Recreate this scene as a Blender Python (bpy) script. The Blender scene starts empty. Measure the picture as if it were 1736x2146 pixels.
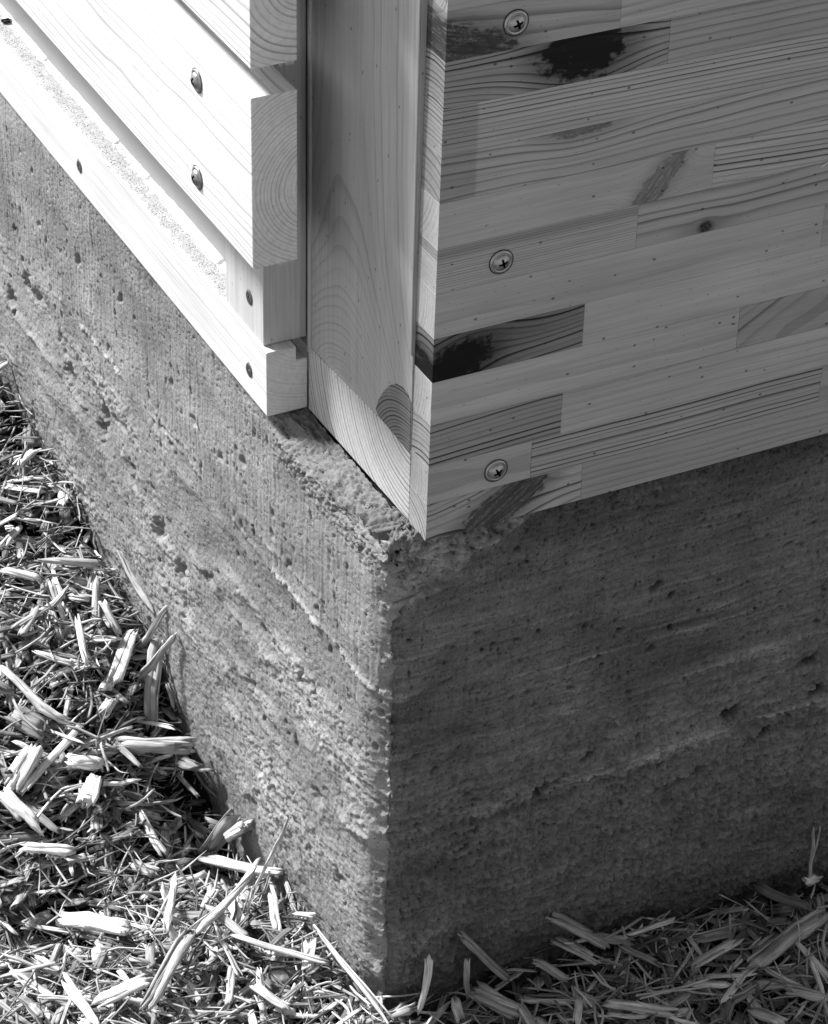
import bpy, bmesh, math, random
import numpy as np
from mathutils import Vector, Matrix

S = bpy.context.scene
COL = S.collection
rng = np.random.default_rng(11)
random.seed(5)

# ------------------------------------------------------------------ camera
cam_d = bpy.data.cameras.new('camera')
cam = bpy.data.objects.new('camera', cam_d); COL.objects.link(cam)
RT = [[0.89545056, -0.44462351, 0.02186859],
      [-0.23734274, -0.51840394, -0.82153866],
      [0.37661217, 0.7304569, -0.56973326]]
cam.matrix_world = Matrix(((RT[0][0], -RT[1][0], -RT[2][0], -0.61865853),
                           (RT[0][1], -RT[1][1], -RT[2][1], -1.23788642),
                           (RT[0][2], -RT[1][2], -RT[2][2], 0.98780083),
                           (0, 0, 0, 1)))
cam_d.sensor_fit = 'HORIZONTAL'; cam_d.sensor_width = 36.0
cam_d.lens = 5850.0 / 1736.0 * 36.0
cam_d.clip_start = 0.02; cam_d.clip_end = 500.0
S.camera = cam

# ------------------------------------------------------------------ light
SUN_TRAVEL = Vector((0.50, -0.86, -0.92)).normalized()      # direction the light travels
SUN_STRENGTH = 4.3
SUN_ANGLE = 9.0
SKY_STRENGTH = 0.098
EXPOSURE = 1.0

world = bpy.data.worlds.new('World'); S.world = world; world.use_nodes = True
wn = world.node_tree.nodes; wl = world.node_tree.links
for n in list(wn): wn.remove(n)
sky = wn.new('ShaderNodeTexSky'); sky.sky_type = 'NISHITA'; sky.sun_disc = False
sd = -SUN_TRAVEL
sky.sun_elevation = math.asin(sd.z)
sky.sun_rotation = math.atan2(sd.x, sd.y)
bw = wn.new('ShaderNodeRGBToBW')
bg = wn.new('ShaderNodeBackground'); bg.inputs['Strength'].default_value = SKY_STRENGTH
wo = wn.new('ShaderNodeOutputWorld')
wl.new(sky.outputs[0], bw.inputs[0]); wl.new(bw.outputs[0], bg.inputs['Color']); wl.new(bg.outputs[0], wo.inputs['Surface'])

sun_d = bpy.data.lights.new('sun', 'SUN'); sun_d.energy = SUN_STRENGTH; sun_d.angle = math.radians(SUN_ANGLE)
sun_d.color = (1.0, 1.0, 1.0)                                # the photograph is black and white
sun = bpy.data.objects.new('sun', sun_d); COL.objects.link(sun)
sun.rotation_euler = SUN_TRAVEL.to_track_quat('-Z', 'Y').to_euler(); sun.location = (-2, 3, 4)

S.view_settings.view_transform = 'Standard'; S.view_settings.look = 'None'
S.view_settings.exposure = EXPOSURE; S.view_settings.gamma = 1.0
S.view_settings.use_curve_mapping = False

# ------------------------------------------------------------------ small helpers
class E_:
    """tiny expression language over shader math nodes"""
    nt = None
    def __init__(s, sock): s.s = sock
    @staticmethod
    def op(o, *a, clamp=False):
        n = E_.nt.nodes.new('ShaderNodeMath'); n.operation = o; n.use_clamp = clamp
        for i, v in enumerate(a):
            if isinstance(v, E_): E_.nt.links.new(v.s, n.inputs[i])
            else: n.inputs[i].default_value = float(v)
        return E_(n.outputs[0])
    def __add__(a, b): return E_.op('ADD', a, b)
    __radd__ = __add__
    def __sub__(a, b): return E_.op('SUBTRACT', a, b)
    def __rsub__(a, b): return E_.op('SUBTRACT', b, a)
    def __mul__(a, b): return E_.op('MULTIPLY', a, b)
    __rmul__ = __mul__
    def __truediv__(a, b): return E_.op('DIVIDE', a, b)
    def __rtruediv__(a, b): return E_.op('DIVIDE', b, a)
    def __pow__(a, b): return E_.op('POWER', a, b)
def eclamp(a): return E_.op('ADD', a, 0.0, clamp=True)
def sqrt(a): return E_.op('SQRT', a)
def fract(a): return E_.op('FRACT', a)
def floor_(a): return E_.op('FLOOR', a)
def exp_(a): return E_.op('EXPONENT', a)
def sin_(a): return E_.op('SINE', a)
def cos_(a): return E_.op('COSINE', a)
def smooth(a, lo, hi):
    n = E_.nt.nodes.new('ShaderNodeMapRange'); n.interpolation_type = 'SMOOTHSTEP'
    E_.nt.links.new(a.s, n.inputs[0])
    n.inputs[1].default_value = lo; n.inputs[2].default_value = hi
    return E_(n.outputs[0])
def comb(x, y, z):
    n = E_.nt.nodes.new('ShaderNodeCombineXYZ')
    for i, v in enumerate((x, y, z)):
        if isinstance(v, E_): E_.nt.links.new(v.s, n.inputs[i])
        else: n.inputs[i].default_value = float(v)
    return n.outputs[0]
def sep(sock):
    n = E_.nt.nodes.new('ShaderNodeSeparateXYZ'); E_.nt.links.new(sock, n.inputs[0])
    return E_(n.outputs[0]), E_(n.outputs[1]), E_(n.outputs[2])
def noise(vec, scale=1.0, detail=2.0, rough=0.5):
    n = E_.nt.nodes.new('ShaderNodeTexNoise'); E_.nt.links.new(vec, n.inputs['Vector'])
    n.inputs['Scale'].default_value = scale; n.inputs['Detail'].default_value = detail; n.inputs['Roughness'].default_value = rough
    return E_(n.outputs[0])
def voro(vec, scale=1.0):
    n = E_.nt.nodes.new('ShaderNodeTexVoronoi'); E_.nt.links.new(vec, n.inputs['Vector'])
    n.inputs['Scale'].default_value = scale
    return E_(n.outputs['Distance']), n.outputs['Color']
def oattr(name):
    n = E_.nt.nodes.new('ShaderNodeAttribute'); n.attribute_type = 'OBJECT'; n.attribute_name = name
    return E_(n.outputs['Fac'])
def gattr(name):
    n = E_.nt.nodes.new('ShaderNodeAttribute'); n.attribute_type = 'GEOMETRY'; n.attribute_name = name
    return E_(n.outputs['Fac']), n.outputs['Vector']
def objcoord():
    n = E_.nt.nodes.new('ShaderNodeTexCoord'); return n.outputs['Object']
def mat(name):
    m = bpy.data.materials.new(name); m.use_nodes = True
    nt = m.node_tree; b = nt.nodes['Principled BSDF']; E_.nt = nt
    return m, nt, b
def bump(b, height, strength, dist):
    nt = E_.nt; n = nt.nodes.new('ShaderNodeBump'); n.inputs['Strength'].default_value = strength; n.inputs['Distance'].default_value = dist
    nt.links.new(height.s, n.inputs['Height']); nt.links.new(n.outputs[0], b.inputs['Normal'])
def setcol(b, e):
    E_.nt.links.new(e.s, b.inputs['Base Color'])

# ------------------------------------------------------------------ materials
def wood_material():
    m, nt, b = mat('sawn_pine')
    x, y, z = sep(objcoord())
    seed = oattr('seed')
    # grain flows around a knot
    kx, kz, kr, ka, kd = oattr('knot_x'), oattr('knot_z'), oattr('knot_r'), oattr('knot_aspect'), oattr('knot_dark')
    kang = oattr('knot_angle')
    dx0 = x - kx; dz0 = z - kz
    ca, sa = cos_(kang), sin_(kang)
    dx = dx0 * ca + dz0 * sa; dz = dz0 * ca - dx0 * sa
    inv = 1.0 / (kr + 1e-4)
    ex = dx * inv / ka; ez = dz * inv
    d2 = ex * ex + ez * ez
    flow = exp_(d2 * -0.30)
    on = E_.op('GREATER_THAN', kr, 0.0005)
    z2 = z - dz0 * flow * on * 0.80
    # soft wander of the rings
    v1 = comb(x * 9.0 + seed, y * 22.0, z2 * 22.0)
    wn_ = noise(v1, 1.0, 1.0) - 0.5
    v1b = comb(x * 30.0 + seed, y * 60.0 + 7.0, z2 * 60.0)
    wn2 = noise(v1b, 1.0, 1.0) - 0.5
    wander = wn_ * oattr('wander') + wn2 * oattr('wander') * 0.16
    yy = y - oattr('pith_y') - oattr('tilt_y') * x
    zz = z2 - oattr('pith_z') - oattr('tilt_z') * x + oattr('flare') * exp_((x - oattr('flare_x')) * -21.0)
    r = sqrt(yy * yy + zz * zz + 1e-8) + wander
    t = r * oattr('rings')
    # uneven spacing
    t = t + (noise(comb(t * 0.35, seed, 0.0), 1.0, 1.0) - 0.5) * 1.6
    ring = fract(t)
    idx = floor_(t)
    rs = noise(comb(idx * 0.73, seed * 3.1, 2.0), 1.0, 0.0)
    late = smooth(ring, 0.45, 0.93) * (1.0 - smooth(ring, 0.955, 1.0))
    late = late ** 1.6
    late = late * (smooth(rs, 0.25, 0.75) * 0.9 + 0.25)
    # fibres
    fib = noise(comb(x * 25.0 + seed, y * 1500.0, z2 * 1500.0), 1.0, 2.0)
    fib2 = noise(comb(x * 6.0 + seed, y * 260.0, z2 * 260.0), 1.0, 2.0)
    patch = noise(comb(x * 7.0 + seed, y * 24.0, z * 24.0), 1.0, 2.0) - 0.5
    tone = oattr('tone')
    c = tone * (1.0 - E_.op('MINIMUM', late * oattr('contrast') * 1.35, 0.92))
    c = c * (1.0 + (fib - 0.5) * 0.46) * (1.0 + (fib2 - 0.5) * 0.34) * (1.0 + patch * 0.46)
    # heartwood band through the knot
    band = exp_(ez * ez * -0.35) * exp_(ex * ex * -0.045) * on
    c = c * (1.0 - band * oattr('band'))
    # knot body
    kn = noise(comb(x * 130.0 + seed, z * 170.0, y * 50.0), 1.0, 3.0, 0.6)
    kn2 = noise(comb(x * 600.0 + seed, z * 600.0, y * 50.0), 1.0, 3.0, 0.7)
    kst = noise(comb(ex * 1.6 + seed, ez * 7.0, y * 50.0), 1.0, 4.0, 0.65)
    kd_edge = d2 + (kn - 0.5) * 2.6 + (kst - 0.5) * 0.9
    body = (1.0 - smooth(kd_edge, 0.62, 1.22)) * on
    halo = (1.0 - smooth(d2 + (kst - 0.5) * 1.5, 0.6, 3.4)) * on * kd * 0.55
    c = c * (1.0 - halo)
    crack = 1.0 - smooth(E_.op('ABSOLUTE', kn2 + (kn - 0.5) * 0.6 - 0.5), 0.0, 0.022)
    kring = fract(sqrt(d2) * 3.3 + kn * 0.8)
    kcol = tone * (1.0 - kd) * 0.75 * (1.0 + (kring - 0.5) * 0.45) * (0.80 + crack * kd * kd * 9.0 * smooth(kst, 0.45, 0.62) + (kst - 0.5) * 1.9)
    c = c + (kcol - c) * body * oattr('knot_fill')
    # small resin flecks and dirt specks
    vd, vc = voro(comb(x * 85.0 + seed, y * 130.0, z * 130.0), 1.0)
    vd = vd + (kn2 - 0.5) * 0.10
    vr, vg, vb = sep(vc)
    sp = (1.0 - smooth(vd, 0.07, 0.13)) * E_.op('GREATER_THAN', vr, 0.50)
    sp2d, sp2c = voro(comb(x * 190.0 + seed, y * 330.0, z * 330.0 + 3.0), 1.0)
    s2r, _, _ = sep(sp2c)
    sp2 = (1.0 - smooth(sp2d, 0.06, 0.15)) * E_.op('GREATER_THAN', s2r, 0.60)
    c = c * (1.0 - sp * oattr('specks') * 0.66) * (1.0 - sp2 * oattr('specks') * 0.45)
    # an old stain with a shape of its own
    sx, sz, srx, srz = oattr('stain_x'), oattr('stain_z'), oattr('stain_rx'), oattr('stain_rz')
    sex = (x - sx) / (srx + 1e-4); sez = (z - sz) / (srz + 1e-4)
    sdd = E_.op('MAXIMUM', E_.op('ABSOLUTE', sex), E_.op('ABSOLUTE', sez)) + (kn2 - 0.5) * 0.12 + (fib - 0.5) * 0.10
    stain = (1.0 - smooth(sdd, 0.90, 1.02)) * oattr('stain')
    c = c * (1.0 - stain * (0.7 + patch))
    c = E_.op('MAXIMUM', c, 0.003)
    setcol(b, c)
    b.inputs['Roughness'].default_value = 0.55
    b.inputs['Specular IOR Level'].default_value = 0.2
    h = fib * 0.6 + fib2 * 0.5 - late * 0.7 - body * 1.2 * oattr('knot_fill')
    saw = noise(comb(x * 700.0, y * 700.0, z * 700.0), 1.0, 3.0)
    h = h + saw * oattr('rough_sawn')
    bump(b, h, 0.55, 0.00035)
    return m
WOOD = wood_material()

def chip_material():
    m, nt, b = mat('splintered_wood')
    tone, _ = gattr('tone')
    _, lv = gattr('loc')
    x, y, z = sep(lv)
    f1 = noise(comb(x * 22.0, y * 1100.0, z * 1100.0), 1.0, 2.0)
    f2 = noise(comb(x * 90.0, y * 330.0, z * 330.0), 1.0, 2.0)
    f3 = noise(comb(x * 40.0, y * 60.0, z * 60.0), 1.0, 2.0)
    c = tone * 0.88 * (1.0 + (f1 - 0.5) * 1.5) * (1.0 + (f2 - 0.5) * 1.1) * (1.0 + (f3 - 0.5) * 1.1)
    c = E_.op('MAXIMUM', c, 0.01); c = E_.op('MINIMUM', c, 0.86)
    setcol(b, c)
    b.inputs['Roughness'].default_value = 0.7
    b.inputs['Specular IOR Level'].default_value = 0.2
    bump(b, f1 + f2 * 0.8, 0.9, 0.0009)
    return m
CHIP = chip_material()

def concrete_material():
    m, nt, b = mat('board_marked_concrete')
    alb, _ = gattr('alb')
    oc = objcoord()
    n1 = noise(oc, 1500.0, 3.0, 0.65); n2 = noise(oc, 560.0, 3.0, 0.6); n3 = noise(oc, 14.0, 4.0, 0.6)
    vd, vc = voro(oc, 560.0)
    vr, _, _ = sep(vc)
    grain = (1.0 - smooth(vd, 0.14, 0.36)) * E_.op('GREATER_THAN', vr, 0.78)
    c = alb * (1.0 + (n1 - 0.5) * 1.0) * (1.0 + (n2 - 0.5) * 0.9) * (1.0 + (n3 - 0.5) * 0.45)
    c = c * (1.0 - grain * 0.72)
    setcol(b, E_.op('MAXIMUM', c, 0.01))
    b.inputs['Roughness'].default_value = 0.9; b.inputs['Specular IOR Level'].default_value = 0.15
    bump(b, n1 * 0.6 + n2 - grain * 0.9, 0.75, 0.0008)
    return m
CONC = concrete_material()

def metal_material(name, tone, rough):
    m, nt, b = mat(name)
    oc = objcoord()
    n = noise(oc, 900.0, 3.0)
    setcol(b, tone * (0.8 + n * 0.4))
    b.inputs['Metallic'].default_value = 1.0
    E_.nt.links.new((rough + n * 0.25).s, b.inputs['Roughness'])
    bump(b, n, 0.2, 0.0002)
    return m
E_.nt = None
def _mm(name, tone, rough):
    m = bpy.data.materials.new(name); m.use_nodes = True; E_.nt = m.node_tree
    b = m.node_tree.nodes['Principled BSDF']
    n = noise(objcoord(), 900.0, 3.0)
    setcol(b, n * (tone * 0.5) + tone * 0.75)
    b.inputs['Metallic'].default_value = 1.0
    E_.nt.links.new((n * 0.25 + rough).s, b.inputs['Roughness'])
    bump(b, n, 0.2, 0.0002)
    return m
STEEL = _mm('zinc_plated_steel', 0.34, 0.28)
STEEL.node_tree.nodes['Principled BSDF'].inputs['Metallic'].default_value = 0.9
GAP_SHADE = _mm('recess_and_gap_shade', 0.03, 0.6)  # near-black colour painted as shade in the cross recess and under the head
OLDSTEEL = _mm('dull_screw_steel', 0.16, 0.40)

def plain_material(name, tone, var, scale, rough=0.8, bd=0.0005):
    m, nt, b = mat(name)
    n = noise(objcoord(), scale, 4.0, 0.6)
    setcol(b, n * (tone * var * 2.0) + tone * (1.0 - var))
    b.inputs['Roughness'].default_value = rough; b.inputs['Specular IOR Level'].default_value = 0.2
    bump(b, n, 0.5, bd)
    return m
INFILL = plain_material('grey_coated_sheet', 0.42, 0.10, 30.0, 0.5, 0.0001)
SPLINT = plain_material('torn_pine_fibre', 0.62, 0.2, 500.0, 0.8, 0.0002)
SEAL = plain_material('white_sealant', 0.78, 0.10, 300.0, 0.5, 0.0005)
GRIME = plain_material('sawdust_and_grit', 0.17, 0.6, 700.0, 0.9, 0.001)

def film_material():
    m, nt, b = mat('fine_sawdust'); cov, _ = gattr('cov')
    n = noise(objcoord(), 900.0, 3.0, 0.6); n2 = noise(objcoord(), 150.0, 3.0, 0.6)
    k = smooth(cov + (n - 0.5) * 1.5 + (n2 - 0.5) * 1.1, 0.34, 0.80)
    setcol(b, LW * 0.97 - k * (0.06 + n * 0.44))
    b.inputs['Roughness'].default_value = 0.95; b.inputs['Specular IOR Level'].default_value = 0.15
    bump(b, n, 0.5, 0.0006)
    return m
LW = .67
FILM = film_material()
def soil_material():
    m, nt, b = mat('mulch_over_soil')
    oc = objcoord(); x, y, z = sep(oc)
    n = noise(oc, 60.0, 5.0, 0.7); n2 = noise(oc, 2.0, 3.0)
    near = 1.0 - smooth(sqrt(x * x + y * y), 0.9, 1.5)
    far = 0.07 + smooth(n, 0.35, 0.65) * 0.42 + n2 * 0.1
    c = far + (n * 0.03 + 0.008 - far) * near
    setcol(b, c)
    b.inputs['Roughness'].default_value = 0.95; b.inputs['Specular IOR Level'].default_value = 0.1
    bump(b, n, 1.0, 0.01)
    return m
SOIL = soil_material()

# ------------------------------------------------------------------ object helpers
def link_mesh(name, me, m, parent=None):
    o = bpy.data.objects.new(name, me); COL.objects.link(o)
    if m is not None and not me.materials: me.materials.append(m)
    if parent: o.parent = parent
    return o
def thing(name, label, cat, loc=(0, 0, 0), group=None):
    o = bpy.data.objects.new(name, None); COL.objects.link(o); o.location = loc
    o.empty_display_size = 0.05
    o['label'] = label; o['category'] = cat
    if group: o['group'] = group
    return o
WD = dict(seed=0.0, flare=0.0, flare_x=0.0, knot_x=0.0, knot_z=0.0, knot_r=0.0, knot_aspect=1.5, knot_dark=0.5, knot_angle=0.0, knot_fill=1.0, wander=0.004,
          pith_y=0.05, pith_z=-0.02, tilt_y=0.0, tilt_z=0.0, rings=380.0, contrast=0.4, tone=0.5, band=0.0, specks=1.0,
          stain=0.0, stain_x=0.0, stain_z=0.0, stain_rx=0.01, stain_rz=0.01, rough_sawn=0.3)
def wood(o, **k):
    d = dict(WD); d.update(k)
    for a, v in d.items(): o[a] = float(v)
    return o
def box_mesh(name, corners, bev):
    """corners: 8 points, order (x0y0z0,x1y0z0,x1y1z0,x0y1z0, then z1); bevelled"""
    bm = bmesh.new()
    vs = [bm.verts.new(c) for c in corners]
    for f in ((0, 3, 2, 1), (4, 5, 6, 7), (0, 1, 5, 4), (1, 2, 6, 5), (2, 3, 7, 6), (3, 0, 4, 7)):
        bm.faces.new([vs[i] for i in f])
    bmesh.ops.recalc_face_normals(bm, faces=bm.faces)
    if bev > 0:
        bmesh.ops.bevel(bm, geom=list(bm.edges), offset=bev, segments=2 if bev > 0.0006 else 1, affect='EDGES', profile=0.5)
    me = bpy.data.meshes.new(name); bm.to_mesh(me); bm.free()
    return me
def box(name, x0, x1, y0, y1, z0, z1, m, parent=None, bev=0.0006, axis='x', skew=0.0, zs=None, xnear=None):
    """a board; the object's own x axis runs along its grain (axis = world axis of the grain)"""
    o_ = Vector(((x0 + x1) / 2, (y0 + y1) / 2, (z0 + z1) / 2))
    def sx(z): return skew * z
    pts = []
    for zi, z in enumerate((z0, z1)):
        for (x, y) in ((x0, y0), (x1, y0), (x1, y1), (x0, y1)):
            pts.append(Vector((x + (sx(z) if x == x0 else 0), y, z)))
    if xnear is not None:                          # front face runs slightly out of square
        for i in (0, 4): pts[i].x = xnear
    if zs:                                         # (bottom, top) heights at y1 when the board tapers
        for i, zz in ((2, zs[0]), (3, zs[0]), (6, zs[1]), (7, zs[1])): pts[i].z = zz
    if axis == 'x': R = Matrix.Identity(3)
    elif axis == 'y': R = Matrix(((0, -1, 0), (1, 0, 0), (0, 0, 1)))          # local x -> world y, local y -> world -x
    else: R = Matrix(((0, 0, -1), (0, 1, 0), (1, 0, 0)))                        # local x -> world z, local z -> world -x
    Ri = R.transposed()
    me = box_mesh(name, [Ri @ (p - o_) for p in pts], bev)
    o = link_mesh(name, me, m, parent)
    o.matrix_world = Matrix.Translation(o_) @ R.to_4x4()
    return o
def drill(o, cutters):
    """cut countersunk holes: cutters = list of (point, axis dir into wood, radius, depth)"""
    for (p, r0, r1, dep) in cutters:
        bm = bmesh.new()
        bmesh.ops.create_cone(bm, cap_ends=True, segments=28, radius1=r0 * 1.02, radius2=r1, depth=dep)
        bmesh.ops.rotate(bm, verts=bm.verts, matrix=Matrix.Rotation(math.pi / 2, 3, 'Y'))   # axis along +x, wide end at -x
        for v in bm.verts: v.co += Vector(p) + Vector((dep / 2 - 0.0004, 0, 0))
        cme = bpy.data.meshes.new('cut'); bm.to_mesh(cme); bm.free()
        cut = bpy.data.objects.new('cut', cme); COL.objects.link(cut)
        md = o.modifiers.new('b', 'BOOLEAN'); md.object = cut; md.operation = 'DIFFERENCE'; md.solver = 'EXACT'
        bpy.context.view_layer.update()
        dg = bpy.context.evaluated_depsgraph_get()
        new = bpy.data.meshes.new_from_object(o.evaluated_get(dg))
        o.modifiers.clear(); o.data = new
        bpy.data.objects.remove(cut)

def field(nu, nv, du, dv, lu, lv, seed):
    """smooth random field (unit variance) with correlation lengths lu, lv in metres"""
    r = np.random.default_rng(seed).standard_normal((nu, nv)).astype(np.float32)
    F = np.fft.rfft2(r)
    ku = np.fft.fftfreq(nu, du)[:, None]; kv = np.fft.rfftfreq(nv, dv)[None, :]
    F *= np.exp(-2.0 * ((ku * lu) ** 2 + (kv * lv) ** 2) * 2.0)
    g = np.fft.irfft2(F, s=(nu, nv)); return (g - g.mean()) / (g.std() + 1e-9)

def strand(g, x0, x1, yc, w, zc, t, NL, tip):
    """one bundle of fibres: a slightly irregular four sided rod"""
    u = np.linspace(0, 1, NL)
    if NL > 3: u = np.array([0, g.uniform(.08, .2)] + list(np.linspace(.35, .65, NL - 4) if NL > 4 else []) + [g.uniform(.8, .93), 1])[:NL]; u = np.sort(u); u[-1] = 1
    V = np.zeros((NL, 4, 3))
    sy = np.array([-1, 1, 1, -1]) * w / 2; sz = np.array([-1, -1, 1, 1]) * t / 2
    for i, uu in enumerate(u):
        e = tip[0] if i == 0 else tip[1] if i == NL - 1 else 1.0
        V[i, :, 0] = x0 + (x1 - x0) * uu; V[i, :, 1] = yc + sy * e * g.uniform(.82, 1.12, 4); V[i, :, 2] = zc + sz * (.4 + .6 * e) * g.uniform(.75, 1.15, 4)
    V[0, :, 0] += g.uniform(-.5, .9, 4) * w * 1.2; V[-1, :, 0] += g.uniform(-.9, .5, 4) * w * 1.2
    F = []
    for i in range(NL - 1):
        for j in range(4):
            a = i * 4 + j; b = i * 4 + (j + 1) % 4
            F += [(a, b, b + 4), (a, b + 4, a + 4)]
    e = (NL - 1) * 4
    F += [(0, 2, 1), (0, 3, 2), (e, e + 1, e + 2), (e, e + 2, e + 3)]
    return V.reshape(-1, 3), np.array(F, dtype=np.int32)
def rot_mat(yaw, pitch, roll):
    cy, sy = math.cos(yaw), math.sin(yaw); cp, sp = math.cos(pitch), math.sin(pitch); cr, sr = math.cos(roll), math.sin(roll)
    Rz = np.array([[cy, -sy, 0], [sy, cy, 0], [0, 0, 1]]); Ry = np.array([[cp, 0, -sp], [0, 1, 0], [sp, 0, cp]]); Rx = np.array([[1, 0, 0], [0, cr, -sr], [0, sr, cr]])
    return Rz @ Ry @ Rx

# ------------------------------------------------------------------ ground
YK = [-3, -0.5, 0, 0.06, 0.15, 0.21, 0.29, 0.36, 0.52, 0.75, 1.2, 3]
ZK = [-.385, -.385, -.372, -.378, -.388, -.392, -.372, -.335, -.303, -.268, -.255, -.255]
def ground_top(x, y):
    """height of the top of the mulch"""
    x = np.asarray(x, float); y = np.asarray(y, float)
    left = np.interp(y, YK, ZK)
    right = -0.383 + 0.010 * np.sin(x * 14.0) * np.exp(-((y + .05) / .3) ** 2)
    w = np.clip((x + 0.02) / 0.06, 0, 1); w = np.where(y > 0.02, 0, w)
    h = left * (1 - w) + right * w
    h = h + 0.012 * np.exp(-((x + .12) ** 2 / .006 + (y - .10) ** 2 / .01)) + 0.006 * np.sin(x * 31 + y * 17) * np.sin(y * 23 - x * 11)
    h = h - 0.058 * np.exp(-(((x + .028) / .034) ** 2 + ((y - .235) / .060) ** 2))
    h = h - 0.036 * np.exp(-(((x + .15) / .050) ** 2 + ((y - .17) / .040) ** 2))
    h = h - 0.030 * np.exp(-(((x + .02) / .02) ** 2 + ((y - .36) / .06) ** 2))
    h = h - 0.022 * np.exp(-(((x - .10) / .08) ** 2 + ((y + .03) / .035) ** 2))
    return h
def build_ground():
    xs = np.unique(np.concatenate([np.linspace(-1.2, 1.2, 170), np.array([-60, -30, -12, -6, -3, -2, -1.5, 1.5, 2, 3, 6, 12, 30, 60])]))
    ys = np.unique(np.concatenate([np.linspace(-1.2, 1.4, 180), np.array([-60, -30, -12, -6, -3, -2, 2, 3, 6, 12, 30, 60])]))
    X, Y = np.meshgrid(xs, ys, indexing='ij')
    Z = ground_top(X, Y) - 0.034
    n = len(ys)
    v = np.stack([X, Y, Z], -1).reshape(-1, 3)
    f = [(i * n + j, (i + 1) * n + j, (i + 1) * n + j + 1, i * n + j + 1) for i in range(len(xs) - 1) for j in range(n - 1)]
    me = bpy.data.meshes.new('ground'); me.from_pydata(v.tolist(), [], f); me.polygons.foreach_set('use_smooth', [True] * len(f))
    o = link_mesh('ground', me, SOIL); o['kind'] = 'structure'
build_ground()

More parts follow.
